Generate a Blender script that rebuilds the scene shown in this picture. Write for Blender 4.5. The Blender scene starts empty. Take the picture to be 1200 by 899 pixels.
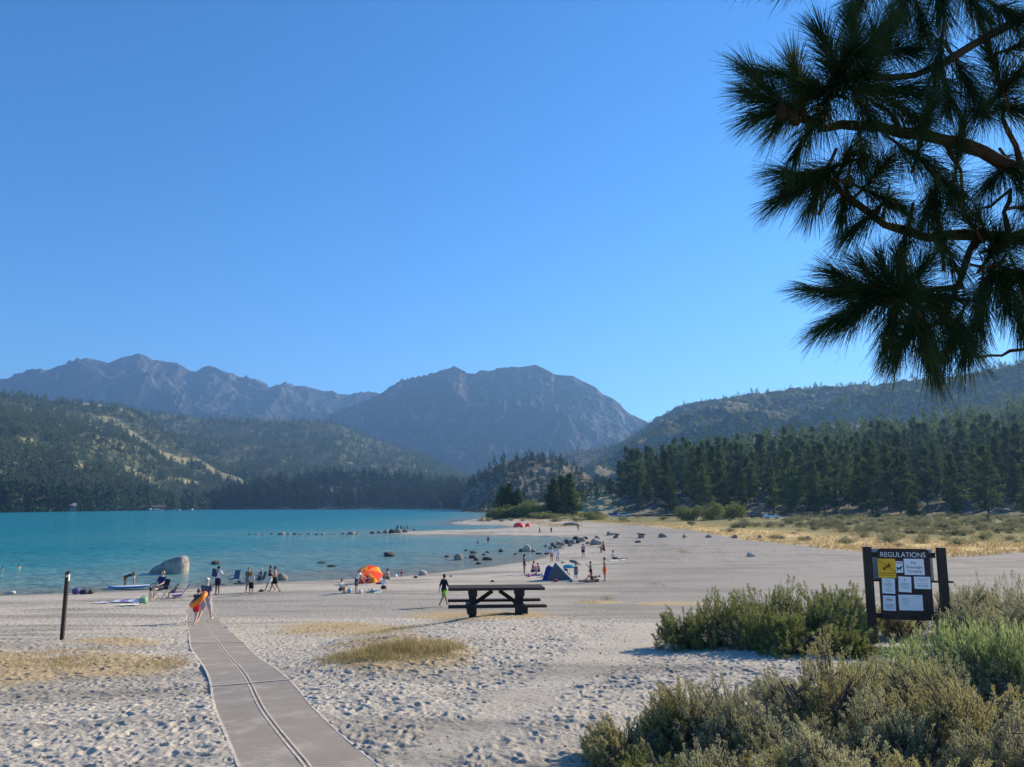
import bpy, math, random
import numpy as np
from mathutils import Vector, Matrix
random.seed(7); RNG = np.random.default_rng(11)
SC = bpy.context.scene
COL = SC.collection
PI = math.pi
R = math.radians
# ------------------------------------------------------------------ camera
F = 913.0; PITCH = R(8.93); CP, SP = math.cos(PITCH), math.sin(PITCH)
WATER = -5.4
def ray(px, py):
    u = (px - 600) / F; v = (449.5 - py) / F
    return np.array([u, CP - v * SP, SP + v * CP])
def proj(p):
    p = np.asarray(p, float)
    x, y, z = p[..., 0], p[..., 1], p[..., 2]
    d = y * CP + z * SP; v = -y * SP + z * CP
    d = np.where(d < .05, .05, d)
    return 600 + F * x / d, 449.5 - F * v / d
def depth(p): return p[1] * CP + p[2] * SP
cam = bpy.data.cameras.new('camera'); co = bpy.data.objects.new('camera', cam); COL.objects.link(co)
cam.sensor_width = 36; cam.lens = 36 * F / 1200; cam.clip_start = .05; cam.clip_end = 30000
co.rotation_euler = (PI / 2 + PITCH, 0, 0); SC.camera = co
# ------------------------------------------------------------------ noise
def h2(ix, iy, seed=0):
    n = (ix.astype(np.int64) * 374761393 + iy.astype(np.int64) * 668265263 + seed * 1446651) & 0xffffffff
    n = ((n ^ (n >> 13)) * 1274126177) & 0xffffffff
    return ((n ^ (n >> 16)) & 0xffffff) / float(0xffffff)
def vnoise(x, y, seed=0):
    x = np.asarray(x, float); y = np.asarray(y, float)
    ix = np.floor(x); iy = np.floor(y); fx = x - ix; fy = y - iy
    fx = fx * fx * fx * (fx * (fx * 6 - 15) + 10); fy = fy * fy * fy * (fy * (fy * 6 - 15) + 10)
    a = h2(ix, iy, seed); b = h2(ix + 1, iy, seed); c = h2(ix, iy + 1, seed); d = h2(ix + 1, iy + 1, seed)
    return (a + (b - a) * fx + (c - a) * fy + (a - b - c + d) * fx * fy) * 2 - 1
def fbm(x, y, o=4, seed=0, gain=.5):
    s = 0; a = 1; t = 0
    for k in range(o):
        s = s + a * vnoise(x * 2 ** k + 17.3 * k, y * 2 ** k - 9.1 * k, seed + k); t += a; a *= gain
    return s / t
def ridged(x, y, o=5, seed=0):
    s = 0; a = 1; t = 0; w = 1
    for k in range(o):
        n = 1 - np.abs(vnoise(x * 2 ** k + 11.7 * k, y * 2 ** k + 5.3 * k, seed + k)); n = n * n
        s = s + a * n * w; t += a; w = np.clip(n * 1.6, 0, 1); a *= .5
    return s / t
def smooth(a, b, x):
    t = np.clip((x - a) / (b - a), 0, 1); return t * t * (3 - 2 * t)
def dist_poly(px, py, poly, closed=False):
    """distance from points to a polyline"""
    d = np.full(np.shape(px), 1e9)
    P = list(poly) + ([poly[0]] if closed else [])
    for (ax, ay), (bx, by) in zip(P[:-1], P[1:]):
        vx, vy = bx - ax, by - ay; L = vx * vx + vy * vy + 1e-9
        t = np.clip(((px - ax) * vx + (py - ay) * vy) / L, 0, 1)
        d = np.minimum(d, (px - ax - t * vx) ** 2 + (py - ay - t * vy) ** 2)
    return np.sqrt(d)
def inside(px, py, poly):
    c = np.zeros(np.shape(px), bool); n = len(poly)
    for i in range(n):
        (ax, ay), (bx, by) = poly[i], poly[(i + 1) % n]
        if ay == by: continue
        c ^= ((ay > py) != (by > py)) & (px < (bx - ax) * (py - ay) / (by - ay) + ax)
    return c
# ------------------------------------------------------------------ materials
def new_mat(name):
    m = bpy.data.materials.new(name); m.use_nodes = True
    nt = m.node_tree; return m, nt, nt.nodes['Principled BSDF']
def nd(nt, t, **kw):
    n = nt.nodes.new(t)
    for k, v in kw.items():
        if k in n.inputs: n.inputs[k].default_value = v
        else: setattr(n, k, v)
    return n
def ramp(nt, fac, stops):
    r = nt.nodes.new('ShaderNodeValToRGB'); e = r.color_ramp.elements
    while len(e) < len(stops): e.new(.5)
    for el, (p, c) in zip(e, stops): el.position = p; el.color = (*c, 1) if len(c) == 3 else c
    if fac is not None: nt.links.new(fac, r.inputs['Fac'])
    return r
def mix(nt, fac, a, b, blend='MIX'):
    n = nt.nodes.new('ShaderNodeMix'); n.data_type = 'RGBA'; n.blend_type = blend
    for s, v in ((0, fac), (6, a), (7, b)):
        if isinstance(v, bpy.types.NodeSocket): nt.links.new(v, n.inputs[s])
        elif s == 0: n.inputs[0].default_value = v
        else: n.inputs[s].default_value = (*v, 1)
    return n.outputs[2]
def noise(nt, scale, detail=4, rough=.55, vec=None, lo=.35, hi=.65):
    n = nd(nt, 'ShaderNodeTexNoise', Scale=scale, Detail=detail, Roughness=rough)
    if vec is not None: nt.links.new(vec, n.inputs['Vector'])
    m = nd(nt, 'ShaderNodeMapRange'); m.inputs[1].default_value = lo; m.inputs[2].default_value = hi
    nt.links.new(n.outputs['Fac'], m.inputs[0]); return m.outputs[0]
def coords(nt, kind='Object'):
    return nt.nodes.new('ShaderNodeTexCoord').outputs[kind]
def bump(nt, b, height, strength=.3, dist=.05):
    n = nd(nt, 'ShaderNodeBump', Strength=strength, Distance=dist)
    nt.links.new(height, n.inputs['Height']); nt.links.new(n.outputs[0], b.inputs['Normal']); return n
MATS = {}
def mottled(name, c1, c2=None, scale=6, rough=.8, bmp=.2, dist=.01, spec=.3, metal=0):
    if name in MATS: return MATS[name]
    m, nt, b = new_mat(name)
    if c2 is None: c2 = tuple(x * .72 for x in c1)
    f = noise(nt, scale, 5, .6, coords(nt))
    nt.links.new(mix(nt, f, c2, c1), b.inputs['Base Color'])
    b.inputs['Roughness'].default_value = rough; b.inputs['Specular IOR Level'].default_value = spec
    b.inputs['Metallic'].default_value = metal
    if bmp: bump(nt, b, noise(nt, scale * 4, 4, .6, coords(nt)), bmp, dist)
    MATS[name] = m; return m
def leafy(name, c1, c2, trans=.35, rough=.6, rnd=.25, scale=2.0, spec=.25):
    """foliage: two greens by noise, slight change from plant to plant, light passing through"""
    m, nt, b = new_mat(name)
    f = noise(nt, scale, 3, .6, coords(nt))
    c = mix(nt, f, c1, c2)
    oi = nt.nodes.new('ShaderNodeObjectInfo')
    hs = nt.nodes.new('ShaderNodeHueSaturation')
    mr = nd(nt, 'ShaderNodeMapRange'); mr.inputs[3].default_value = 1 - rnd; mr.inputs[4].default_value = 1 + rnd
    nt.links.new(oi.outputs['Random'], mr.inputs[0]); nt.links.new(mr.outputs[0], hs.inputs['Value'])
    nt.links.new(c, hs.inputs['Color'])
    nt.links.new(hs.outputs[0], b.inputs['Base Color']); b.inputs['Roughness'].default_value = rough
    b.inputs['Specular IOR Level'].default_value = spec
    if trans:
        t = nt.nodes.new('ShaderNodeBsdfTranslucent'); nt.links.new(hs.outputs[0], t.inputs['Color'])
        ms = nt.nodes.new('ShaderNodeMixShader'); ms.inputs[0].default_value = trans
        nt.links.new(b.outputs[0], ms.inputs[1]); nt.links.new(t.outputs[0], ms.inputs[2])
        nt.links.new(ms.outputs[0], nt.nodes['Material Output'].inputs['Surface'])
    return m
# ------------------------------------------------------------------ meshes and objects
def mesh_np(name, V, Fc, mats=(), smooth_=False, mi=None):
    V = np.asarray(V, np.float32); Fc = np.asarray(Fc, np.int32)
    me = bpy.data.meshes.new(name)
    me.vertices.add(len(V)); me.vertices.foreach_set('co', V.ravel())
    k = Fc.shape[1]; n = len(Fc)
    me.loops.add(n * k); me.loops.foreach_set('vertex_index', Fc.ravel())
    me.polygons.add(n); me.polygons.foreach_set('loop_start', np.arange(0, n * k, k, dtype=np.int32))
    for m in (mats if isinstance(mats, (list, tuple)) else [mats]): me.materials.append(m)
    if mi is not None: me.polygons.foreach_set('material_index', np.asarray(mi, np.int32))
    me.polygons.foreach_set('use_smooth', np.full(n, smooth_))
    me.update(calc_edges=True); return me
def link(name, data, parent=None, loc=None, rot=None):
    o = bpy.data.objects.new(name, data); COL.objects.link(o)
    if parent is not None: o.parent = parent
    if loc is not None: o.location = loc
    if rot is not None: o.rotation_euler = rot
    return o
def tag(o, label=None, cat=None, group=None, kind=None):
    if label: o['label'] = label
    if cat: o['category'] = cat
    if group: o['group'] = group
    if kind: o['kind'] = kind
    return o
def empty(name, loc=(0, 0, 0), rz=0, label=None, cat=None, group=None):
    o = bpy.data.objects.new(name, None); COL.objects.link(o); o.location = loc; o.rotation_euler = (0, 0, rz)
    o.empty_display_size = .2
    return tag(o, label, cat, group)
def copy_tree(o, parent=None):
    c = o.copy(); COL.objects.link(c); c.parent = parent
    for ch in list(o.children): copy_tree(ch, c)
    return c
class MB:
    """collects boxes, tubes, lathes and sheets, then links them as one mesh"""
    def __init__(s): s.V = []; s.F = []
    def add(s, V, Fs):
        n = len(s.V); s.V += [tuple(v) for v in V]; s.F += [tuple(i + n for i in f) for f in Fs]; return s
    def box(s, c, size, M=None, bev=0.0):
        hx, hy, hz = (q / 2 for q in size); b = min(bev, hx * .45, hy * .45, hz * .45)
        if b <= 0:
            V = [(x, y, z) for x in (-hx, hx) for y in (-hy, hy) for z in (-hz, hz)]
            Fs = [(0, 1, 3, 2), (4, 6, 7, 5), (0, 4, 5, 1), (2, 3, 7, 6), (0, 2, 6, 4), (1, 5, 7, 3)]
        else:
            V = []; ix = {}
            for x in (-1, 1):
                for y in (-1, 1):
                    for z in (-1, 1):
                        for ax in range(3):
                            p = [x * hx, y * hy, z * hz]
                            for k in range(3):
                                if k != ax: p[k] -= (x, y, z)[k] * b
                            ix[(x, y, z, ax)] = len(V); V.append(tuple(p))
            Fs = []
            for ax in range(3):
                a, c2 = [k for k in range(3) if k != ax]
                for sgn in (-1, 1):
                    q = []
                    for (i, j) in ((-1, -1), (1, -1), (1, 1), (-1, 1)):
                        k = [0, 0, 0]; k[ax] = sgn; k[a] = i; k[c2] = j; q.append(ix[(*k, ax)])
                    Fs.append(tuple(q))
                for i in (-1, 1):
                    for j in (-1, 1):
                        k0 = [0, 0, 0]; k1 = [0, 0, 0]; k0[ax] = -1; k1[ax] = 1
                        k0[a] = k1[a] = i; k0[c2] = k1[c2] = j
                        Fs.append((ix[(*k0, a)], ix[(*k1, a)], ix[(*k1, c2)], ix[(*k0, c2)]))
            for x in (-1, 1):
                for y in (-1, 1):
                    for z in (-1, 1): Fs.append(tuple(ix[(x, y, z, ax)] for ax in range(3)))
        if M is not None: V = [tuple(M @ Vector(v)) for v in V]
        return s.add([(v[0] + c[0], v[1] + c[1], v[2] + c[2]) for v in V], Fs)
    def bar(s, a, b, w, h, up=(0, 0, 1)):
        a = Vector(a); b = Vector(b); d = (b - a); L = d.length; d.normalize(); u = Vector(up)
        x = d.cross(u); x = x.normalized() if x.length > 1e-5 else Vector((1, 0, 0)); z = x.cross(d)
        M = Matrix((x, d, z)).transposed(); return s.box((a + b) / 2, (w, L, h), M, min(w, h) * .12)
    def tube(s, pts, rads, n=8, caps=True):
        pts = [Vector(p) for p in pts]
        if not isinstance(rads, (list, tuple)): rads = [rads] * len(pts)
        V = []; Fs = []; prev = None
        for i, p in enumerate(pts):
            d = (pts[min(i + 1, len(pts) - 1)] - pts[max(i - 1, 0)]).normalized()
            if prev is None: x = d.orthogonal().normalized()
            else:
                x = prev - d * prev.dot(d); x = x.normalized() if x.length > 1e-6 else d.orthogonal().normalized()
            prev = x; y = d.cross(x)
            for k in range(n):
                a = 2 * PI * k / n; V.append(tuple(p + (x * math.cos(a) + y * math.sin(a)) * rads[i]))
        for i in range(len(pts) - 1):
            for k in range(n): Fs.append((i * n + k, i * n + (k + 1) % n, (i + 1) * n + (k + 1) % n, (i + 1) * n + k))
        if caps: Fs.append(tuple(range(n - 1, -1, -1))); Fs.append(tuple((len(pts) - 1) * n + k for k in range(n)))
        return s.add(V, Fs)
    def prism(s, pts, y0, y1):
        """polygon of (x, z) extruded along y"""
        n = len(pts); V = [(x, y0, z) for x, z in pts] + [(x, y1, z) for x, z in pts]
        Fs = [tuple(range(n)), tuple(range(2 * n - 1, n - 1, -1))] + [(i, i + n, (i + 1) % n + n, (i + 1) % n) for i in range(n)]
        return s.add(V, Fs)
    def ball(s, c, r, n=10, m=7, fn=None):
        if not isinstance(r, (tuple, list)): r = (r, r, r)
        V = [(0, 0, 1)]
        for j in range(1, m):
            t = PI * j / m
            V += [(math.sin(t) * math.cos(2 * PI * k / n), math.sin(t) * math.sin(2 * PI * k / n), math.cos(t)) for k in range(n)]
        V.append((0, 0, -1)); L = len(V) - 1; Fs = []
        for k in range(n):
            Fs.append((0, 1 + k, 1 + (k + 1) % n)); Fs.append((L, L - 1 - k, L - 1 - (k + 1) % n))
        for j in range(m - 2):
            for k in range(n): Fs.append((1 + j * n + k, 1 + (j + 1) * n + k, 1 + (j + 1) * n + (k + 1) % n, 1 + j * n + (k + 1) % n))
        if fn: V = [fn(v) for v in V]
        return s.add([(c[0] + v[0] * r[0], c[1] + v[1] * r[1], c[2] + v[2] * r[2]) for v in V], Fs)
    def mesh(s, name, mat, smooth_=False, M=None):
        me = bpy.data.meshes.new(name)
        V = s.V if M is None else [tuple(M @ Vector(v)) for v in s.V]
        me.from_pydata(V, [], s.F)
        for m in (mat if isinstance(mat, (list, tuple)) else [mat]): me.materials.append(m)
        if smooth_: me.polygons.foreach_set('use_smooth', [True] * len(me.polygons))
        me.update(); return me
    def build(s, name, mat, parent=None, loc=None, rot=None, smooth_=False):
        return link(name, s.mesh(name, mat, smooth_), parent, loc, rot)
# ------------------------------------------------------------------ the beach: one height field
def wpt(px, py, z=WATER):
    r = ray(px, py); t = z / r[2]; return (r[0] * t, r[1] * t)
SHORE_PX = [(-500, 715), (-200, 704), (0, 697), (70, 694), (130, 692), (200, 690), (240, 687), (300, 683), (350, 680), (420, 677), (465, 674),
    (505, 670), (560, 664), (600, 659), (625, 654), (640, 647), (650, 640), (664, 634), (672, 631), (655, 629.2), (600, 628), (540, 627.4),
    (480, 627), (452, 626), (438, 625), (450, 623.6), (480, 622.6), (530, 621.6), (575, 620), (598, 618.2), (604, 617), (590, 616.2), (560, 615.6),
    (535, 615), (521, 613.8), (527, 612), (545, 609.6), (560, 607.4), (568, 605), (572, 602), (577, 599.6), (600, 598.6)]
SHORE = [wpt(*p) for p in SHORE_PX] + [(60, 1500), (2500, 1500), (2500, -200), (-300, -200), (-300, 0)]
LAKE_EDGE = [wpt(*p) for p in SHORE_PX]
ND = np.array([0, 7, 10, 14.5, 18, 22, 25, 29, 38, 47, 60, 100, 2000])
NLEFT = np.array([-2.1, -2.22, -2.45, -2.76, -3.0, -3.42, -3.75, -4.2, -4.85, -5.2, -5.6, -7, -9])
NRIGHT = np.array([-2.0, -2.15, -2.25, -2.48, -2.68, -2.98, -3.28, -3.8, -4.55, -5.0, -5.45, -7, -9])
BD = np.array([0, 3, 15, 40, 100, 200, 400, 1500]); BZ = np.array([0, .2, .6, .9, 1.75, 2.35, 2.9, 3.6])
def height(x, y):
    x = np.asarray(x, float); y = np.asarray(y, float)
    sd = dist_poly(x, y, LAKE_EDGE) * np.where(inside(x, y, SHORE), 1, -1)
    far = smooth(60, 200, y)
    sd = sd + far * 1.2 * fbm(x / 14, y / 14, 2, 5) + .35 * fbm(x / 5, y / 5, 2, 8) * smooth(25, 45, y)
    r = np.sqrt(np.maximum(y, 0) ** 2 + (.35 * x) ** 2)
    t = smooth(-4.5, -.5, x - .12 * (y - 20))
    near = np.interp(r, ND, NLEFT) * (1 - t) + np.interp(r, ND, NRIGHT) * t
    B = WATER + np.interp(np.maximum(sd, 0), BD, BZ)
    k = 7.0
    z = np.log(np.exp(k * (near + 5)) + np.exp(k * (B + 5))) / k - 5
    z = WATER + (z - WATER) * smooth(-.5, 5, sd)
    # low swells in the far scrub field and on the wooded point
    z = z + smooth(20, 60, sd) * smooth(70, 160, y) * .45 * fbm(x / 22, y / 22, 3, 3)
    px, py = proj(np.stack([x, y, z], -1))
    bank = smooth(575, 600, px) * (1 - smooth(690, 730, px)) * smooth(6, 40, sd) * smooth(230, 300, y)
    z = z + bank * 1.6
    z = np.where(sd < .5, np.where(sd > -40, WATER + .07 * (sd - .5), WATER - 2.9), z)
    return z, sd
def ground(px, py):
    """world point where the ray through a photo pixel meets the beach (or the water)"""
    d = ray(px, py); t = np.geomspace(3, 2500, 1600)
    P = d[None, :] * t[:, None]; z, _ = height(P[:, 0], P[:, 1]); z = np.maximum(z, WATER)
    below = np.nonzero(P[:, 2] < z)[0]
    if len(below) == 0: return np.array([d[0] * 1200, d[1] * 1200, WATER])
    i = max(below[0], 1); a, b = t[i - 1], t[i]
    T = np.linspace(a, b, 60); P = d[None, :] * T[:, None]; z, _ = height(P[:, 0], P[:, 1]); z = np.maximum(z, WATER)
    j = np.nonzero(P[:, 2] < z + 1e-6)[0]; j = j[0] if len(j) else 59
    p = P[j].copy(); p[2] = z[j]; return p
def gz(x, y): return float(max(height(np.array([x]), np.array([y]))[0][0], WATER))
# the access mat: edges traced in the photo, laid on the sand
ML = [(279, 899), (268, 872), (252.5, 839), (247, 821), (248, 806), (242, 786), (230, 770), (222, 760), (222, 746), (218, 727), (221, 713), (226, 702)]
MR = [(447, 899), (422, 877), (387, 851), (361, 823), (345, 801), (321, 781), (293, 762), (277, 746), (258, 728), (249, 716), (245, 702)]
MC = [(361, 899), (331, 863), (303, 830), (296, 806), (282, 783), (261, 762), (249, 746), (239, 728), (235, 713), (236, 702)]
def ext(P):   # carry the strip on towards the viewer, below the frame
    g = [ground(*p) for p in P]; a, b = g[0], g[1]; e = a + (a - b) / np.linalg.norm(a - b) * 3.0
    return np.array([e] + g)
GL, GR, GC = ext(ML), ext(MR), ext(MC)
SMOOTHED = {}
for G_ in (GL, GR, GC):
    o_ = np.argsort(G_[:, 1]); yy_ = np.linspace(G_[:, 1].min(), G_[:, 1].max(), 240); xx_ = np.interp(yy_, G_[o_, 1], G_[o_, 0])
    for _ in range(3): xp_ = np.pad(xx_, 4, mode='reflect', reflect_type='odd'); xx_ = np.convolve(xp_, np.ones(9) / 9, 'valid')
    SMOOTHED[id(G_)] = (yy_, xx_)
def mat_x(G, y):
    return np.interp(y, *SMOOTHED[id(G)])
MAT_Y0, MAT_Y1 = 2.6, float(min(GL[-1][1], GR[-1][1]))
# micro relief: trampled sand
def prints(x, y, cell, seed, rad, amp, dens):
    ix = np.floor(x / cell); iy = np.floor(y / cell); out = np.zeros_like(x)
    for dx in (-1, 0, 1):
        for dy in (-1, 0, 1):
            jx, jy = ix + dx, iy + dy
            cx = (jx + h2(jx, jy, seed)) * cell; cy = (jy + h2(jx, jy, seed + 1)) * cell
            on = h2(jx, jy, seed + 2) < dens; th = h2(jx, jy, seed + 3) * PI; sc = .6 + .8 * h2(jx, jy, seed + 4)
            ex, ey = x - cx, y - cy; c, s = np.cos(th), np.sin(th)
            q = ((ex * c + ey * s) / (rad * 1.7 * sc)) ** 2 + ((-ex * s + ey * c) / (rad * .75 * sc)) ** 2
            out += np.where(on, (-np.exp(-q * q * 1.4) + .5 * np.exp(-(np.sqrt(q) - 1.45) ** 2 * 5)) * amp * sc, 0)
    return out
def axis_angles():
    a = [np.linspace(-37, 37, 1150), np.linspace(37.4, 80, 90), np.linspace(82, 278, 60), np.linspace(280, 322.6, 90)]
    return np.radians(np.concatenate(a))
def axis_radii():
    r = [.35, .7, 1.2, 1.8, 2.5, 3.2, 3.9]; x = 4.4
    while x < 62: r.append(x); x += max(.022, x * x / (F * 4.3) * .62)
    while x < 1750: r.append(x); x *= 1.017
    return np.array(r)
ANG = axis_angles(); RAD = axis_radii()
na, nr = len(ANG), len(RAD)
sa = np.unique(np.r_[np.arange(0, na, 6), na - 1]); sr = np.unique(np.r_[np.arange(0, nr, 5), nr - 1])
Rg, Ag = np.meshgrid(RAD[sr], ANG[sa], indexing='ij')
zz, ss = height(Rg * np.sin(Ag), Rg * np.cos(Ag))
def up(g):
    t = np.empty((len(sr), na))
    for i in range(len(sr)): t[i] = np.interp(np.arange(na), sa, g[i])
    o = np.empty((nr, na))
    for j in range(na): o[:, j] = np.interp(np.arange(nr), sr, t[:, j])
    return o
Z = up(zz); SD = up(ss)
Rg, Ag = np.meshgrid(RAD, ANG, indexing='ij'); X = Rg * np.sin(Ag); Y = Rg * np.cos(Ag)
PX, PY = proj(np.stack([X, Y, Z], -1))
PX = np.where(Y < .5, -9999, PX)
# cover masks (what grows or lies where)
wob = 6 * fbm(X / 9, Y / 9, 3, 31)
w2 = 2.2 * fbm(X / 25, Y / 12, 3, 37)
field_lo = np.interp(PX, [560, 690, 760, 800, 870, 930, 1000, 1080, 1130, 1200, 1400], [606, 611, 616, 619.5, 632, 638, 645, 652, 652, 647, 645])
dry = (1 - smooth(-1.2, 1.2, PY - field_lo + w2)) * smooth(545, 575, PX) * smooth(2, 9, SD) * smooth(60, 75, Y)
green_hi = np.interp(PX, [560, 700, 800, 900, 1000, 1200], [613, 612, 614, 622, 628, 637])
green = dry * (1 - smooth(-3, 3, PY - green_hi + 3 * fbm(X / 16, Y / 30, 4, 41)))
road = ((PY > 603.2) & (PY < 606.2) & (PX > 690) & (PX < 1010) & (Y > 100)).astype(float)
wet = (1 - smooth(.5, 2.2, SD + .6 * fbm(X / 3, Y / 3, 3, 91))) * (SD > -1)
# straw litter round the grass patches on the sand
LIT = [((-40, 782), 130, 24), ((130, 780), 95, 16), ((470, 768), 105, 24), ((400, 738), 85, 10), ((130, 752), 65, 4), ((700, 706), 34, 2.5), ((560, 722), 95, 7),
       ((800, 708), 70, 2.5), ((250, 745), 30, 5)]
lit = np.zeros_like(X)
for (cx, cy), rx, ry in LIT:
    q = ((PX - cx) / rx) ** 2 + ((PY - cy) / ry) ** 2
    lit = np.maximum(lit, (1 - smooth(.25, 1.1, q + .5 * fbm(X / 1.2, Y / 1.2, 4, 61))) * (Y < 60))
onmat = smooth(-.01, .06, X - mat_x(GL, Y)) * smooth(-.01, .06, mat_x(GR, Y) - X) * (Y > MAT_Y0 - .5) * (Y < MAT_Y1 + .3)
# the beaten trail and the flat strip by the water
trail = dist_poly(PX, PY, [(480, 899), (560, 850), (640, 806), (690, 775), (730, 752), (800, 735)])
trail = (1 - smooth(8, 30, trail + 10 * fbm(X * 1.5, Y * 1.5, 2, 71))) * (Y < 30)
coarse = smooth(655, 760, PX) * (1 - smooth(703, 722, PY)) * (1 - dry) + smooth(-3, 3, 0) * 0
coarse = np.clip(coarse * smooth(20, 24, Y) + .75 * (1 - smooth(8, 16, np.abs(PY - 712 + 8 * fbm(X / 6, Y / 3, 2, 77)))) * (PX > 250) * smooth(17, 22, Y), 0, 1)
near_w = smooth(2.0, 5.0, SD) * (1 - onmat) * (1 - .75 * trail) * (1 - .55 * coarse)
micro = prints(X, Y, .23, 101, .056, .0135, .7) + prints(X + 3.1, Y + 1.7, .15, 131, .036, .011, .7)
micro += .012 * fbm(X * 6, Y * 6, 3, 151) + .009 * fbm(X * 20, Y * 20, 3, 161) - .008 * ridged(X * 9, Y * 9, 2, 163) + .05 * fbm(X / 2.2, Y / 2.2, 2, 171)
fade = 1 - .72 * smooth(26, 58, Rg)
Z = Z + micro * near_w * fade * (1 - smooth(60, 75, Rg)) + lit * .03 * (1 - onmat) - onmat * .022
Z += smooth(50, 80, Rg) * smooth(2, 8, SD) * (.09 * fbm(X / 1.2, Y / 1.2, 4, 181) + .05 * ridged(X / 3, Y / 1.5, 3, 183))
V = np.stack([X, Y, Z], -1).reshape(-1, 3)
i, j = np.meshgrid(np.arange(nr - 1), np.arange(na), indexing='ij'); j2 = (j + 1) % na
Q = np.stack([i * na + j, i * na + j2, (i + 1) * na + j2, (i + 1) * na + j], -1).reshape(-1, 4)[:, ::-1]
cen = len(V); V = np.vstack([V, [[0, 0, Z[0].mean()]]])

def sand_mat():
    m, nt, b = new_mat('beach sand')
    A = nt.nodes.new('ShaderNodeAttribute'); A.attribute_name = 'cover'
    sp = nt.nodes.new('ShaderNodeSeparateColor'); nt.links.new(A.outputs['Color'], sp.inputs[0])
    A2 = nt.nodes.new('ShaderNodeAttribute'); A2.attribute_name = 'cover2'
    sp2 = nt.nodes.new('ShaderNodeSeparateColor'); nt.links.new(A2.outputs['Color'], sp2.inputs[0])
    c = coords(nt)
    grain = noise(nt, 60, 3, .7, c, .3, .7); patch = noise(nt, .9, 5, .6, c, .35, .65); pat2 = noise(nt, .12, 4, .6, c, .35, .65)
    s = mix(nt, grain, SAND[0], SAND[1]); s = mix(nt, patch, s, mix(nt, grain, SAND[2], SAND[3]))
    g = mix(nt, noise(nt, 9, 4, .75, c, .3, .7), GREY[0], GREY[1])
    s = mix(nt, sp2.outputs[1], s, g)
    grit = noise(nt, 24, 2, .5, c, .60, .68); s = mix(nt, grit, s, (.16, .145, .12))
    mp = nt.nodes.new('ShaderNodeMapping'); mp.inputs['Scale'].default_value = (.35, 1.2, 1); nt.links.new(c, mp.inputs[0]); trk = noise(nt, .25, 4, .65, mp.outputs[0], .48, .62)
    tm = nd(nt, 'ShaderNodeMath', operation='MULTIPLY'); nt.links.new(trk, tm.inputs[0]); tm.inputs[1].default_value = .7; s = mix(nt, tm.outputs[0], s, GREY[0])
    s = mix(nt, sp2.outputs[0], s, mix(nt, noise(nt, 40, 4, .7, c), STRAW[0], STRAW[1]))
    d = mix(nt, noise(nt, 1.2, 5, .7, c), FIELD[0], FIELD[1]); d = mix(nt, pat2, d, FIELD[2])
    g2 = mix(nt, noise(nt, .7, 5, .7, c), GREENF[0], GREENF[1])
    s = mix(nt, sp.outputs[0], s, d); s = mix(nt, sp.outputs[1], s, g2)
    s = mix(nt, sp2.outputs[2], s, (.12, .115, .11))
    s = mix(nt, sp.outputs[2], s, (.13, .12, .105))
    nt.links.new(s, b.inputs['Base Color']); b.inputs['Roughness'].default_value = .95; b.inputs['Specular IOR Level'].default_value = .1
    bump(nt, b, noise(nt, 45, 5, .75, c, .2, .8), .5, .012)
    return m
SAND = [(.345, .31, .248), (.63, .575, .475), (.325, .29, .232), (.545, .495, .405)]
GREY = [(.20, .186, .158), (.42, .39, .333)]
STRAW = [(.30, .215, .11), (.52, .41, .25)]
FIELD = [(.52, .375, .135), (.68, .51, .23), (.46, .36, .17)]
GREENF = [(.12, .125, .045), (.27, .25, .10)]
me = mesh_np('beach', V, Q, sand_mat(), True)
for nm, ch in (('cover', (dry, green, wet)), ('cover2', (lit, coarse, road))):
    at = me.attributes.new(nm, 'FLOAT_COLOR', 'POINT')
    C = np.ones((len(V), 4), np.float32)
    for k in range(3): C[:-1, k] = ch[k].reshape(-1)
    C[-1, :3] = 0
    at.data.foreach_set('color', C.ravel())
tag(link('beach', me), 'grey pumice sand beach and dry grass field', kind='structure')

# ------------------------------------------------------------------ lake
def water_mat():
    m, nt, b = new_mat('lake water')
    g = nt.nodes.new('ShaderNodeNewGeometry'); c = g.outputs['Position']
    A = nt.nodes.new('ShaderNodeAttribute'); A.attribute_name = 'deep'
    pat = noise(nt, .035, 4, .6, c, .3, .7)
    ad = nd(nt, 'ShaderNodeMath', operation='MULTIPLY_ADD'); nt.links.new(pat, ad.inputs[0]); ad.inputs[1].default_value = .16
    sb = nd(nt, 'ShaderNodeMath', operation='SUBTRACT'); nt.links.new(A.outputs['Fac'], sb.inputs[0]); sb.inputs[1].default_value = .08
    nt.links.new(sb.outputs[0], ad.inputs[2])
    r = ramp(nt, ad.outputs[0], WATERC)
    nt.links.new(r.outputs[0], b.inputs['Base Color'])
    b.inputs['Roughness'].default_value = .12; b.inputs['IOR'].default_value = 1.33; b.inputs['Specular IOR Level'].default_value = .34
    mp = nt.nodes.new('ShaderNodeMapping'); mp.inputs['Scale'].default_value = (.55, 1.5, 1); nt.links.new(c, mp.inputs[0])
    n1 = noise(nt, 1.1, 4, .6, mp.outputs[0], .2, .8); n2 = noise(nt, .16, 3, .6, mp.outputs[0], .2, .8)
    a2 = nd(nt, 'ShaderNodeMath', operation='MULTIPLY_ADD'); nt.links.new(n2, a2.inputs[0]); a2.inputs[1].default_value = 3.0; nt.links.new(n1, a2.inputs[2])
    bump(nt, b, a2.outputs[0], WAVE, WAVED)
    return m
WATERC = [(0, (.28, .31, .25)), (.10, (.20, .37, .35)), (.35, (.085, .345, .375)), (.70, (.008, .275, .335)), (1, (.002, .235, .31))]
WAVE = 1.0; WAVED = .35
xs = np.linspace(-1500, 900, 220); ys = np.concatenate([np.linspace(25, 200, 140), np.linspace(204, 1500, 160)])
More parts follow.
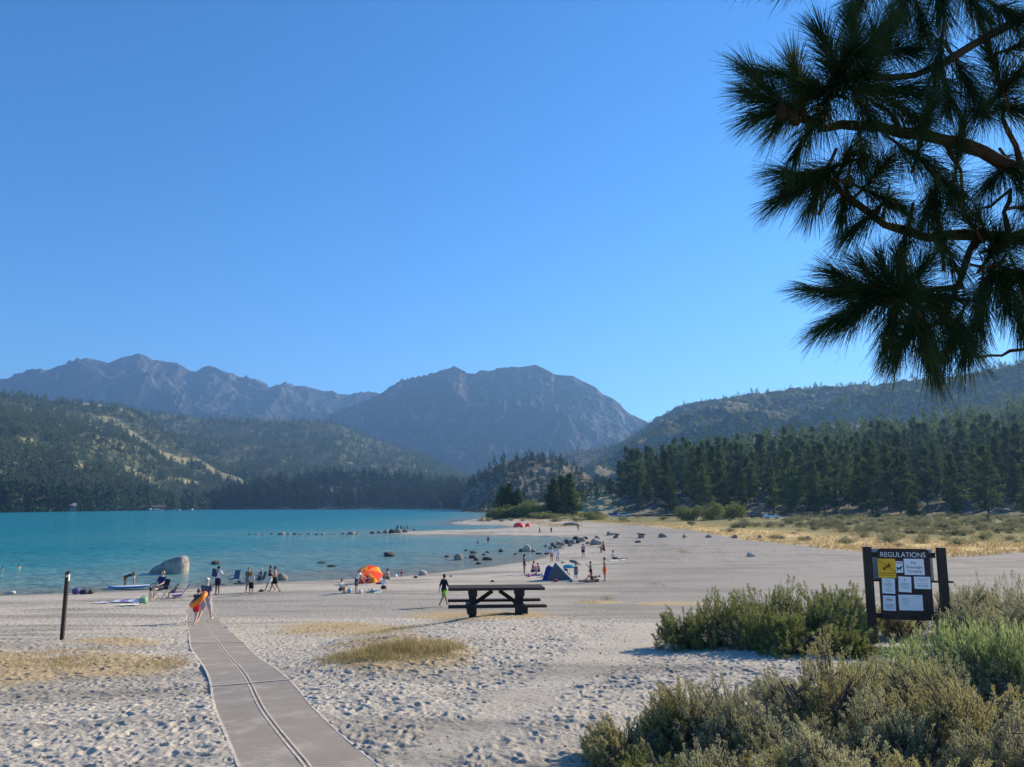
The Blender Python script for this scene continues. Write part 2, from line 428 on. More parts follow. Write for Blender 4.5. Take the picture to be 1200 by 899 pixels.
XX, YY = np.meshgrid(xs, ys); sdw = dist_poly(XX, YY, LAKE_EDGE) * np.where(inside(XX, YY, SHORE), 0, 1)
deep = 1 - np.exp(-sdw / 55.0)
bay = smooth(0, 1, (YY - 60) / 80) * (YY < 152) * (XX > -36) ; deep = np.where(bay > 0, deep * .55, deep)
Vw = np.stack([XX, YY, np.full_like(XX, WATER)], -1).reshape(-1, 3); n0, n1_ = XX.shape
i, j = np.meshgrid(np.arange(n0 - 1), np.arange(n1_ - 1), indexing='ij')
Qw = np.stack([i * n1_ + j, i * n1_ + j + 1, (i + 1) * n1_ + j + 1, (i + 1) * n1_ + j], -1).reshape(-1, 4)
me = mesh_np('lake_water', Vw, Qw, water_mat(), True)
at = me.attributes.new('deep', 'FLOAT', 'POINT'); at.data.foreach_set('value', deep.astype(np.float32).ravel())
tag(link('lake_water', me), 'turquoise mountain lake', kind='structure')

# ------------------------------------------------------------------ the mat itself
def strip(fl, fr, y0, y1, n, lift, th):
    ys = np.linspace(y0, y1, n); V = []; 
    for y in ys:
        for x in (fl(y), fr(y)):
            z = gz(x, y) + lift; V += [(x, y, z), (x, y, z - th)]
    Fs = []
    for k in range(n - 1):
        a, b = 4 * k, 4 * k + 4
        Fs += [(a, a + 2, b + 2, b), (a + 2, a + 3, b + 3, b + 2), (a + 1, a, b, b + 1), (a + 3, a + 1, b + 1, b + 3)]
    Fs += [(0, 1, 3, 2), (4 * n - 4, 4 * n - 2, 4 * n - 1, 4 * n - 3)]
    V = np.array(V); V[:, 2] += .008 * fbm(V[:, 0] * 2, V[:, 1] * 1.3, 2, 5); return V, Fs
def mat_mat():
    m, nt, b = new_mat('mat weave'); c = coords(nt)
    f = noise(nt, 2.2, 6, .7, c); w = noise(nt, 90, 3, .7, c)
    col = mix(nt, f, mix(nt, w, (.215, .185, .146), (.285, .248, .198)), mix(nt, w, (.26, .226, .18), (.35, .31, .252)))
    wv = nd(nt, 'ShaderNodeTexWave', Scale=5.0, Distortion=1.5); wv.bands_direction = 'Y'; nt.links.new(c, wv.inputs['Vector']); wq = nd(nt, 'ShaderNodeMath', operation='MULTIPLY'); nt.links.new(wv.outputs['Fac'], wq.inputs[0]); wq.inputs[1].default_value = .22; col = mix(nt, wq.outputs[0], col, (.17, .138, .105)); sa_ = noise(nt, 1.1, 6, .75, c, .52, .74); col = mix(nt, sa_, col, (.42, .375, .31))
    nt.links.new(col, b.inputs['Base Color']); b.inputs['Roughness'].default_value = .9
    bump(nt, b, w, .4, .004); return m
path = empty('path'); tag(path, 'brown grey woven access mat running down the beach', kind='structure')
WV = mat_mat(); BAND = mottled('mat edge band', (.62, .53, .43), (.44, .37, .30), 9, .9)
y_seam = float(ground(296, 801)[1]); y_s2 = float(ground(245, 754)[1])
L_ = lambda y: float(mat_x(GL, y)); R_ = lambda y: float(mat_x(GR, y)); C_ = lambda y: float(mat_x(GC, y))
for a, b2 in ((MAT_Y0, y_seam - .02), (y_seam + .02, y_s2 - .012), (y_s2 + .012, MAT_Y1)):
    for fl, fr in ((L_, lambda y: C_(y) - .004), (lambda y: C_(y) + .004, R_)):
        b_ = MB(); b_.add(*strip(fl, fr, a, b2, max(8, int((b2 - a) * 4)), .006, .05)); b_.build('mat_sheet', WV, path)
for f, w0, w1 in ((L_, -.008, .026), (C_, -.040, -.020), (C_, .014, .034), (R_, -.032, .008)):
    b_ = MB(); b_.add(*strip(lambda y: f(y) + w0, lambda y: f(y) + w1, MAT_Y0, MAT_Y1, 160, .0095, .02)); b_.build('edge_band', BAND, path)
b_ = MB(); b_.add(*strip(lambda y: L_(y), lambda y: R_(y), y_seam - .03, y_seam + .03, 4, .016, .02)); b_.build('seam', BAND, path)
b_ = MB(); b_.add(*strip(lambda y: L_(y), lambda y: R_(y), y_s2 - .012, y_s2 + .012, 4, .014, .02)); b_.build('seam', mottled('mat seam faint', (.30, .27, .24), None, 9, .9), path)
# ------------------------------------------------------------------ mountains and hills, each a height field with a front, a crest and a back
def interp(px, tab): return np.interp(px, [t[0] for t in tab], [t[1] for t in tab])
def ridge_hill(name, crest, rc, rf, zf, n=(300, 120), power=1.2, amp=60, scale=400, seed=1, jag=2.0, flat=0.0, back=1500, mat=None, warp=.06, masks=None):
    pxs = np.linspace(crest[0][0], crest[-1][0], n[0])
    az = np.arctan((pxs - 600) / F / CP)
    cy = interp(pxs, crest)
    v = (449.5 - cy) / F; u = (pxs - 600) / F
    tan_el = (SP + v * CP) / np.sqrt(u * u + (CP - v * SP) ** 2)
    # azimuth of the crest pixel itself
    az = np.arctan2(u, CP - v * SP)
    rcv = interp(pxs, rc); rfv = interp(pxs, rf); zfv = interp(pxs, zf)
    zc = tan_el * rcv
    vv = np.concatenate([np.linspace(0, 1, n[1]), 1 + np.linspace(.02, 1, 24) ** 1.3])
    VV, _ = np.meshgrid(vv, pxs, indexing='ij')
    front = np.clip(VV, 0, 1); bk = np.clip(VV - 1, 0, 1)
    RR = rfv + (rcv - rfv) * front + back * bk
    X = RR * np.sin(az); Y = RR * np.cos(az)
    f = np.clip((front - flat) / (1 - flat), 0, 1) ** power
    # spurs and gullies run down from the crest: the slope profile is shifted sideways by ridged noise
    rn = ridged(X / scale, Y / scale, 6, seed) - .45
    w = np.clip(front, 0, 1) ** .7 * np.clip(1 - front, 0, 1) ** .75 * 2.2
    Zh = zfv + (zc - zfv) * f + amp * rn * w * smooth(flat, flat + .12, front)
    Zh = Zh + jag * ridged(X / (scale * .12), Y / (scale * .12), 4, seed + 9) * smooth(flat, flat + .1, front) * (1 - .8 * smooth(.95, 1, front))
    Zh = np.where(bk > 0, zc + (zfv - 30 - zc) * bk ** 1.15, Zh)
    V = np.stack([X, Y, Zh], -1); a, b = VV.shape
    i, j = np.meshgrid(np.arange(a - 1), np.arange(b - 1), indexing='ij')
    Q = np.stack([i * b + j, i * b + j + 1, (i + 1) * b + j + 1, (i + 1) * b + j], -1).reshape(-1, 4)
    me = mesh_np(name, V.reshape(-1, 3), Q, mat, True)
    if masks is not None:
        qx, qy = proj(V); M = masks(qx, qy, X, Y, front)
        at = me.attributes.new('cover', 'FLOAT_COLOR', 'POINT'); C = np.ones((a * b, 4), np.float32)
        for k in range(3): C[:, k] = M[k].reshape(-1)
        at.data.foreach_set('color', C.ravel())
    o = link(name, me); tag(o, kind='structure')
    def sample(px, vq):
        """points on the front slope at photo columns px and slope fraction vq"""
        a_ = np.clip((np.asarray(px) - crest[0][0]) / (crest[-1][0] - crest[0][0]) * (n[0] - 1), 0, n[0] - 1.001)
        b_ = np.clip(np.asarray(vq) * (n[1] - 1), 0, n[1] - 1.001)
        i0 = b_.astype(int); j0 = a_.astype(int); fi = (b_ - i0)[:, None]; fj = (a_ - j0)[:, None]
        return (V[i0, j0] * (1 - fi) * (1 - fj) + V[i0 + 1, j0] * fi * (1 - fj) + V[i0, j0 + 1] * (1 - fi) * fj + V[i0 + 1, j0 + 1] * fi * fj)
    return o, sample
def rock_mat(name, rocks, veg, sc, veg_amt=.5, tan=None):
    m, nt, b = new_mat(name)
    g = nt.nodes.new('ShaderNodeNewGeometry'); c = g.outputs['Position']
    f = noise(nt, sc, 8, .65, c, .3, .7); f2 = noise(nt, sc * 5, 6, .7, c, .35, .65)
    col = mix(nt, f, rocks[0], rocks[1]); col = mix(nt, f2, col, rocks[2])
    # pale screes run down the fall line, where the stretched noise is high
    mp = nt.nodes.new('ShaderNodeMapping'); mp.inputs['Scale'].default_value = (1, 1, .18); nt.links.new(c, mp.inputs[0])
    sc_ = noise(nt, sc * 4.5, 5, .65, mp.outputs[0], .54, .64); col = mix(nt, sc_, col, rocks[3])
    A = nt.nodes.new('ShaderNodeAttribute'); A.attribute_name = 'cover'
    sp = nt.nodes.new('ShaderNodeSeparateColor'); nt.links.new(A.outputs['Color'], sp.inputs[0])
    vn = noise(nt, sc * 7, 6, .75, c, .42, .58)
    vm = nd(nt, 'ShaderNodeMath', operation='MULTIPLY'); nt.links.new(vn, vm.inputs[0]); nt.links.new(sp.outputs[0], vm.inputs[1])
    col = mix(nt, vm.outputs[0], col, mix(nt, noise(nt, sc * 20, 3, .6, c), veg[0], veg[1]))
    if tan: col = mix(nt, sp.outputs[1], col, mix(nt, noise(nt, sc * 16, 4, .7, c), tan[0], tan[1]))
    nt.links.new(col, b.inputs['Base Color']); b.inputs['Roughness'].default_value = .95; b.inputs['Specular IOR Level'].default_value = .05
    bump(nt, b, noise(nt, sc * 12, 6, .7, c, .2, .8), .7, .35 / sc * .12)
    return m
ROCK1 = rock_mat('far range rock', [(.048, .046, .05), (.080, .073, .074), (.036, .036, .04), (.17, .145, .135)], [(.025, .032, .02), (.04, .045, .026)], .0035, .5)
ROCK2 = rock_mat('high peak rock', [(.054, .055, .06), (.085, .085, .087), (.04, .043, .049), (.16, .152, .148)], [(.022, .032, .02), (.036, .044, .026)], .0035, .6)
ROCK3 = rock_mat('wooded slope earth', [(.085, .094, .05), (.125, .13, .072), (.075, .084, .045), (.18, .175, .11)], [(.06, .078, .034), (.11, .125, .055)], .012, .8,
                 [(.22, .215, .10), (.34, .305, .165)])
ROCK4 = rock_mat('granite hill rock', [(.15, .128, .105), (.25, .21, .17), (.09, .08, .065), (.36, .31, .25)], [(.028, .038, .02), (.06, .07, .03)], .014, .75,
                 [(.30, .26, .15), (.42, .36, .22)])
A_CREST = [(-420, 470), (-250, 452), (-120, 462), (-40, 448), (0, 446), (22, 443), (48, 436), (70, 430), (84, 425), (101, 420), (112, 421.5), (127, 426), (140, 420),
    (147, 418), (154, 417.5), (162, 415), (170, 417), (180, 422), (192, 424), (207, 425), (215, 430), (224, 435), (230, 436), (238, 431), (246, 429), (254, 431), (262, 436),
    (280, 442), (292, 443), (303, 446), (312, 450), (316, 456), (335, 453.5), (358, 453), (378, 458), (398, 462), (420, 463), (445, 465), (520, 480), (600, 500)]
B_CREST = [(330, 510), (370, 492), (400, 480), (430, 470), (446, 462), (455, 456), (470, 448), (488, 444), (505, 439), (520, 434), (527, 432), (531, 430.5), (536, 434), (545, 438.5), (556, 439),
    (565, 436.5), (580, 434), (600, 431), (612, 430), (627, 428), (634, 430.5), (642, 434), (650, 439), (662, 440.5), (672, 441), (685, 448), (698, 455), (706, 462), (718, 467), (727, 474), (731, 480),
    (740, 487), (752, 492), (775, 503), (810, 520), (860, 545)]
C1_CREST = [(-420, 440), (-250, 452), (-100, 458), (0, 463), (25, 465), (53, 469), (85, 471), (113, 473), (128, 475), (143, 477), (152, 480), (165, 489), (185, 503), (210, 522), (250, 548), (290, 570), (330, 590)]
C2_CREST = [(60, 500), (120, 484), (160, 482), (200, 486), (233, 490), (265, 491), (300, 493), (350, 494), (383, 496), (400, 500), (417, 508), (440, 516), (467, 525), (485, 531), (500, 538), (530, 551), (560, 568), (600, 590)]
D_CREST = [(240, 598), (255, 586), (280, 578), (320, 570), (360, 566), (400, 562), (440, 564), (480, 566), (520, 570), (560, 577), (600, 588), (640, 598)]
E_CREST = [(540, 585), (560, 562), (575, 549), (590, 542), (605, 539), (620, 538), (640, 539), (655, 541), (672, 546), (684, 553), (700, 566), (720, 580)]
G_CREST = [(620, 560), (640, 545), (655, 535), (680, 528), (700, 525), (720, 522), (745, 525), (790, 540)]
F_CREST = [(600, 600), (640, 583), (665, 566), (690, 548), (705, 536), (722, 525), (740, 513), (758, 500), (770, 490), (785, 482), (800, 475), (812, 472), (830, 469), (845, 468), (860, 466), (880, 464),
    (900, 463.5), (925, 461), (950, 457.5), (975, 454), (1000, 453), (1012, 454), (1022, 456), (1040, 450), (1060, 447), (1090, 445), (1120, 441), (1150, 437), (1180, 432), (1200, 430), (1260, 420), (1350, 410), (1500, 400)]
CLEAR = [([(86, 472), (113, 474.5), (135, 476.5), (150, 484), (157, 488)], 1.6), ([(112, 489), (122, 491)], 2), ([(122, 491), (136, 494), (148, 503), (158, 512), (172, 519)], 4.2),
    ([(105, 497), (114, 505), (125, 513), (135, 520), (145, 527)], 2.6), ([(12, 523), (26, 516), (38, 515)], 3), ([(38, 515), (55, 510), (68, 504), (72, 496), (80, 491)], 1.8),
    ([(172, 519), (190, 532), (200, 538)], 3), ([(195, 535), (215, 540), (232, 543), (252, 552), (270, 560), (285, 566)], 5), ([(200, 560), (220, 566), (240, 572)], 4),
    ([(150, 550), (170, 560), (190, 570)], 3.5), ([(60, 530), (80, 540), (105, 552)], 4)]
def c1_clear(qx, qy):
    m = 0
    for pl, w in CLEAR:
        d = dist_poly(qx, qy, pl); m = np.maximum(m, 1 - smooth(w * .55, w * 1.15, d + w * .5 * fbm(qx / 6, qy / 6, 3, 3)))
    return m
def c1_masks(qx, qy, X, Y, fr):
    cl = c1_clear(qx, qy); shore = (1 - smooth(.01, .035, fr))
    return np.full_like(qx, .9) * (1 - shore), np.maximum(cl, shore * .8), qx * 0
def lowveg(a, b, k=1.0):
    def f(qx, qy, X, Y, fr): return k * (1 - smooth(a, b, qy * 0 + fr + .18 * fbm(X / 300, Y / 300, 3, 4))), qx * 0, qx * 0
    return f
ridge_hill('far_mountain', A_CREST, [(-420, 5600), (600, 5600)], [(-420, 4500), (600, 4500)], [(-420, 260), (600, 260)], (760, 200), 1.0, 330, 620, 21, 46, back=1500, mat=ROCK1, masks=lowveg(.3, .75))
ridge_hill('high_mountain', B_CREST, [(330, 4600), (530, 4500), (700, 4300), (860, 4200)], [(330, 3250), (860, 3150)], [(330, 30), (860, 30)], (700, 230), 1.0, 230, 520, 5, 38, back=1500, mat=ROCK2, masks=lowveg(.25, .6))
_, s_C2 = ridge_hill('wooded_mountain', C2_CREST, [(60, 3000), (600, 2700)], [(60, 1800), (350, 1500), (600, 1350)], [(60, 20), (600, -6)], (220, 90), 1.1, 110, 500, 33, 5, back=900, mat=ROCK3,
                      masks=lambda qx, qy, X, Y, fr: (np.full_like(qx, .95), .55 * smooth(.25, .5, fbm(X / 260, Y / 110, 4, 8)), qx * 0))
_, s_C1 = ridge_hill('ski_hill', C1_CREST, [(-420, 1900), (0, 2100), (143, 2200), (330, 1600)], [(-420, 600), (-100, 690), (0, 730), (100, 850), (200, 1050), (260, 1240), (330, 1300)], [(-420, -5.2), (330, -5.8)],
                      (320, 150), 1.15, 75, 420, 44, 4, flat=.07, back=900, mat=ROCK3, masks=c1_masks)
_, s_D = ridge_hill('wooded_spit', D_CREST, [(240, 1350), (400, 1500), (640, 1400)], [(240, 1235), (640, 1245)], [(240, -5.8), (640, -5.8)], (200, 60), 1.0, 9, 90, 55, 5, back=300, mat=ROCK4,
                    masks=lambda qx, qy, X, Y, fr: (np.full_like(qx, .8), (1 - smooth(.02, .1, fr)) * .5, qx * 0))
_, s_G = ridge_hill('distant_hill', G_CREST, [(620, 2100), (790, 2100)], [(620, 1500), (790, 1500)], [(620, -4), (790, -4)], (120, 60), 1.0, 30, 300, 66, 4, back=400, mat=ROCK4,
                    masks=lambda qx, qy, X, Y, fr: (np.full_like(qx, .9), qx * 0, qx * 0))
_, s_E = ridge_hill('rocky_knoll', E_CREST, [(540, 1050), (720, 950)], [(540, 640), (720, 560)], [(540, -6.5), (590, -6.0), (720, -4)], (170, 80), 1.15, 26, 140, 77, 5, back=250, mat=ROCK4,
                    masks=lambda qx, qy, X, Y, fr: (np.full_like(qx, .75), .3 * smooth(.3, .6, fbm(X / 40, Y / 40, 3, 9)), qx * 0))
W_CREST = [(600, 600), (650, 590), (700, 577), (735, 562), (770, 550), (800, 541), (850, 532), (900, 524), (950, 519), (1000, 515), (1100, 507), (1200, 496), (1500, 465)]
_, s_B = ridge_hill('granite_ridge', F_CREST, [(600, 2300), (690, 2400), (850, 2150), (1000, 1900), (1200, 1650), (1500, 1450)], [(600, 1100), (700, 900), (1500, 780)], [(600, -4), (700, 2), (900, 28), (1500, 40)], (460, 170), 1.05, 85, 300, 88, 16, back=900, mat=ROCK4,
    masks=lambda qx, qy, X, Y, fr: (.9 - .35 * smooth(.35, .8, fr), .35 * smooth(.2, .5, fbm(X / 120, Y / 120, 3, 4)), qx * 0))
_, s_F = ridge_hill('forest_hill', W_CREST, [(600, 640), (700, 680), (900, 760), (1500, 740)], [(600, 520), (660, 430), (700, 345), (760, 318), (900, 300), (1200, 285), (1500, 270)], [(600, -6), (650, -3.5), (1500, -3.2)], (360, 120), 1.25, 9, 90, 89, 4, flat=.02, back=260, mat=ROCK4,
    masks=lambda qx, qy, X, Y, fr: (.8 + 0 * qx, np.maximum((1 - smooth(715, 735, qx)), .5 * (1 - smooth(.02, .10, fr))), qx * 0))
# ------------------------------------------------------------------ air, sky, sun
def haze(density):
    b = MB(); b.box((0, 3450, 570), (15000, 7500, 1250))
    m = bpy.data.materials.new('air'); m.use_nodes = True; nt = m.node_tree
    nt.nodes.remove(nt.nodes['Principled BSDF'])
    v = nd(nt, 'ShaderNodeVolumePrincipled', Density=density); v.inputs['Color'].default_value = (.27, .55, 1, 1); v.inputs['Anisotropy'].default_value = .25
    nt.links.new(v.outputs[0], nt.nodes['Material Output'].inputs['Volume'])
    o = b.build('haze', m); tag(o, 'thin blue mountain air', kind='stuff'); o.display_type = 'WIRE'
SUN_AZ, SUN_EL = R(52), R(27)
def sky(strength, sun_strength, exposure):
    w = bpy.data.worlds.new('World'); SC.world = w; w.use_nodes = True; nt = w.node_tree; bg = nt.nodes['Background']
    s = nt.nodes.new('ShaderNodeTexSky'); s.sky_type = 'NISHITA'; s.sun_disc = False; s.sun_elevation = SUN_EL; s.sun_rotation = SUN_AZ
    s.altitude = 2300; s.air_density = 1.2; s.dust_density = 0; s.ozone_density = 6.0
    hs = nt.nodes.new('ShaderNodeHueSaturation'); hs.inputs['Saturation'].default_value = SKY_SAT
    nt.links.new(s.outputs[0], hs.inputs['Color']); nt.links.new(hs.outputs[0], bg.inputs[0]); bg.inputs[1].default_value = strength
    L = bpy.data.lights.new('sun', 'SUN'); L.energy = sun_strength; L.angle = R(.53); L.color = (1, .85, .66)
    o = bpy.data.objects.new('sun', L); COL.objects.link(o)
    d = Vector((math.sin(SUN_AZ) * math.cos(SUN_EL), math.cos(SUN_AZ) * math.cos(SUN_EL), math.sin(SUN_EL)))
    o.rotation_euler = d.to_track_quat('Z', 'Y').to_euler(); o.location = d * 50
    vs = SC.view_settings; vs.view_transform = 'Standard'; vs.look = 'None'; vs.gamma = 1; vs.use_curve_mapping = False; vs.exposure = exposure
SKY_SAT = 1.2
haze(1.2e-4)
sky(.10, 5.0, .97)
SC.render.engine = 'CYCLES'; SC.cycles.use_denoising = True; SC.cycles.max_bounces = 6; SC.cycles.transparent_max_bounces = 8; SC.cycles.volume_bounces = 0
# ------------------------------------------------------------------ foliage helpers (numpy)
def unit(v): return v / (np.linalg.norm(v, axis=-1, keepdims=True) + 1e-9)
def leaves(P, D, L, W, rng, bend=0.0):
    """one flat leaf per point: P base, D direction, L length, W width -> quads (diamond leaf)"""
    n = len(P); D = unit(D); rv = unit(rng.normal(size=(n, 3))); S = unit(np.cross(D, rv))
    L = np.broadcast_to(L, (n,))[:, None]; W = np.broadcast_to(W, (n,))[:, None]
    N = np.cross(D, S); mid = P + D * L * .5 + N * L * bend
    V = np.stack([P, mid + S * W * .5, P + D * L, mid - S * W * .5], 1).reshape(-1, 3)
    return V, np.arange(4 * n).reshape(-1, 4)
def tubes_np(segs, n=5):
    """list of (points, radii) -> one vertex/quad array"""
    b = MB()
    for p, r in segs: b.tube(p, list(r), n, False)
    return np.array(b.V), np.array([f for f in b.F if len(f) == 4])
def join(parts):
    V = []; Q = []; k = 0
    for v, q in parts:
        if len(v) == 0: continue
        V.append(v); Q.append(q + k); k += len(v)
    return np.vstack(V), np.vstack(Q)
BARK = mottled('pine bark', (.16, .095, .06), (.07, .045, .035), 5, .95, .8, .05, .1)
BARK2 = mottled('grey bark', (.15, .125, .105), (.07, .06, .05), 14, .95, .8, .01, .1)
PINE = leafy('pine needles far', (.026, .060, .017), (.14, .172, .042), .32, .9, .42, .5, .04)
FARGREEN = leafy('far slope conifers', (.052, .078, .038), (.105, .132, .056), .2, .9, .2, .02, .04)
PINE2 = leafy('young pine needles', (.07, .10, .035), (.12, .14, .05), .25, .6, .2, .8)
WILLOW = leafy('willow leaves', (.12, .15, .04), (.24, .25, .075), .35, .6, .15, .7)
SAGE = leafy('sage leaves', (.17, .17, .085), (.29, .275, .14), .35, .7, .22, 1.2)
def conifer(seed, H=20.0, width=.20, base=.12, dens=1.0, open_=.5):
    rng = np.random.default_rng(seed); segs = []; P = []; D = []; L = []
    nb = int(85 * dens)
    lean = rng.normal(0, .012, 2)
    ax = lambda h: np.array([lean[0] * h + .1 * math.sin(h * .4 + seed), lean[1] * h, h])
    hs = np.sort(base * H + (H * .985 - base * H) * rng.random(nb) ** .85)
    gap = rng.random(7) * H; gw = .025 * H
    for h in hs:
        if np.any(np.abs(gap - h) < gw * open_) and h < .9 * H: continue
        t = (h - base * H) / (H - base * H)
        Lb = width * H * (1 - t) ** .92 * 1.12 * (.55 + .65 * rng.random()) + .25
        if t < .12: Lb *= .55 + 3 * t
        az = rng.random() * 2 * PI; rise = rng.normal(.05 + .45 * t, .16) - .12 * (1 - t)
        d = np.array([math.cos(az), math.sin(az), rise]); p0 = ax(h)
        n = max(3, int(Lb / .42)); ts = (np.arange(n) + .6) / n
        pts = p0 + d * Lb * ts[:, None] + np.array([0, 0, 1]) * (.10 * Lb * ts ** 2)[:, None]
        k = 7
        cl = np.repeat(pts, k, 0) + rng.normal(0, .20 + .028 * Lb, (n * k, 3)) * np.array([1, 1, .6])
        dd = unit(np.repeat(d[None], n * k, 0) * .6 + rng.normal(0, .65, (n * k, 3)) + np.array([0, 0, .45]))
        keep = np.repeat(ts, k) > .22 * rng.random(n * k)
        P.append(cl[keep]); D.append(dd[keep])
        if Lb > 1.4: segs.append(([p0, p0 + d * Lb * .5, p0 + d * Lb * .85 + np.array([0, 0, .06 * Lb])], (.05, .035, .02)))
    P = np.vstack(P); D = np.vstack(D); n = len(P)
    crown = leaves(P, D, .62 + .55 * rng.random(n), .27 + .2 * rng.random(n), rng)
    tr = [ax(h) for h in np.linspace(0, H, 9)]; tr[0][2] = -.6
    trunk = tubes_np([(tr, [.017 * H * (1 - .96 * i / 8) + .02 for i in range(9)])] + segs, 6)
    return trunk, crown
TREE_MESH = []
BROAD = []
for k in range(3):
    tr, cr = conifer(350 + k, 20, .30, .02, 2.6, .2); BROAD.append((mesh_np('trunk', *tr, BARK), mesh_np('crown', *cr, PINE)))
for k, (wd, bs, op) in enumerate([(.19, .10, .6), (.22, .14, .8), (.17, .06, .4), (.24, .10, .5), (.20, .20, 1.0), (.16, .12, .7), (.26, .05, .3), (.21, .08, .6)]):
    tr, cr = conifer(300 + k, 20, wd, bs, 1.25, op)
    TREE_MESH.append((mesh_np('trunk', *tr, BARK), mesh_np('crown', *cr, PINE)))
def pine(loc, h, k, rz, label, group=None, cat='tree', squash=1.0, M=None):
    M = M or TREE_MESH[k]
    t = empty('pine_tree', loc, rz, label, cat, group); s = h / 20.0; t.scale = (s * squash, s * squash, s)
    link('trunk', M[0], t); link('crown', M[1], t); return t
# small far conifers for the woods that read as one mass
def mini(seed):
    rng = np.random.default_rng(seed); n = 46; t = rng.random(n) ** .8
    r = .17 * (1 - t) ** .8 * (.4 + .8 * rng.random(n)); a = rng.random(n) * 2 * PI
    P = np.stack([r * np.cos(a), r * np.sin(a), .06 + .90 * t], 1)
    D = np.stack([np.cos(a), np.sin(a), .9 + .8 * t], 1)
    v, q = leaves(P - np.array([0, 0, .05]), D, .16 * (1.15 - .7 * t), .15 * (1.2 - .8 * t), rng)
    b = MB(); b.tube([(0, 0, -.05), (0, 0, .95)], [.018, .004], 4, False)
    return join([(v, q), (np.array(b.V), np.array(b.F))])
MINI = [mini(900 + k) for k in range(8)]
def wood(name, pts, hs, label, mat=PINE):
    parts = []
    rng = np.random.default_rng(len(pts))
    for p, h in zip(pts, hs):
        v, q = MINI[rng.integers(8)]; a = rng.random() * 6.28; c, s = math.cos(a), math.sin(a)
        w = h * (.85 + .5 * rng.random())
        parts.append((np.stack([(v[:, 0] * c - v[:, 1] * s) * w, (v[:, 0] * s + v[:, 1] * c) * w, v[:, 2] * h], 1) + p, q))
    V, Q = join(parts)
    o = link(name, mesh_np(name, V, Q, mat)); tag(o, label, kind='stuff'); return o
def scatter(sample, x0, x1, v0, v1, n, seed, keep=None):
    rng = np.random.default_rng(seed); px = rng.uniform(x0, x1, n); v = rng.uniform(v0, v1, n)
    P = sample(px, v); qx, qy = proj(P)
    ok = np.ones(n, bool)
    if keep is not None: ok = keep(P, qx, qy, v, rng)
    return P[ok]
rg = np.random.default_rng(5)
P1 = scatter(s_C1, -120, 322, .035, 1.0, 10500, 1, lambda P, qx, qy, v, r: (r.random(len(P)) > c1_clear(qx, qy) * 1.1) & (r.random(len(P)) < .50 + .45 * fbm(P[:, 0] / 160, P[:, 1] / 160, 3, 2) + .5 * (v < .25)))
P2 = scatter(s_C2, 100, 585, .05, 1.0, 7500, 2, lambda P, qx, qy, v, r: r.random(len(P)) < .75 + .5 * fbm(P[:, 0] / 260, P[:, 1] / 110, 3, 8))
P3 = scatter(s_D, 245, 640, .01, 1.0, 1150, 3, lambda P, qx, qy, v, r: r.random(len(P)) < .85 - .8 * ((np.abs(qx - 405) < 28) & (v > .1) & (v < .6)))
P4 = scatter(s_E, 550, 720, .03, 1.0, 420, 4, lambda P, qx, qy, v, r: r.random(len(P)) < .6 + .6 * fbm(P[:, 0] / 60, P[:, 1] / 60, 3, 12))
P5 = scatter(s_G, 640, 780, .03, 1.0, 500, 6)
wood('wooded_slopes', np.vstack([P1, P2, P5]), np.concatenate([rg.uniform(11, 21, len(P1)), rg.uniform(13, 22, len(P2)), rg.uniform(10, 18, len(P5))]), 'conifers covering the slopes across the lake', FARGREEN)
# trees along the far shore and on the knoll: each can be told apart at the water's edge
SHORE_T = scatter(s_C1, -20, 262, .022, .085, 260, 11, lambda P, qx, qy, v, r: ((qx < 135) | (r.random(len(P)) < .40)))
SHORE_D = scatter(s_D, 250, 575, .02, .30, 190, 12)
DARKP = leafy('dark shore needles', (.018, .038, .020), (.042, .062, .028), .15, .9, .3, .3, .04)
far_mesh = [mesh_np('far_conifer', *MINI[k], DARKP) for k in range(8)]
def mini_tree(p, h, label, group):
    o = link('conifer', far_mesh[rg.integers(8)]); o.location = p; o.rotation_euler = (0, 0, rg.random() * 6.28); w = h * rg.uniform(.9, 1.3); o.scale = (w, w, h)
    return tag(o, label, 'tree', group)
for p in SHORE_T: mini_tree(p, rg.uniform(13, 33), 'dark conifer on the grassy bank below the ski hill', 'conifers on the bank below the ski hill')
for p in SHORE_D: mini_tree(p, rg.uniform(14, 36), 'dark conifer at the waterline of the wooded spit', 'conifers along the wooded spit')
wood('far_woods', np.vstack([P3, P4]), np.concatenate([rg.uniform(10, 30, len(P3)), rg.uniform(7, 15, len(P4))]), 'conifer wood on the low rocky spit and knoll', DARKP)
# ------------------------------------------------------------------ the pine forest behind the dry field
cand = scatter(s_F, 735, 1330, .005, 1.0, 3200, 21); 
cand = cand[np.argsort(np.hypot(cand[:, 0], cand[:, 1]))]
kept = []
for p in cand:
    r = math.hypot(p[0], p[1]); gap = (6.5 if r > 372 else 8.5) + .009 * r
    if all((p[0] - q[0]) ** 2 + (p[1] - q[1]) ** 2 > gap * gap for q in kept): kept.append(p)
kept = np.array(kept); qx, qy = proj(kept)
print('forest candidates', len(kept))
ok = (qx < 1235)
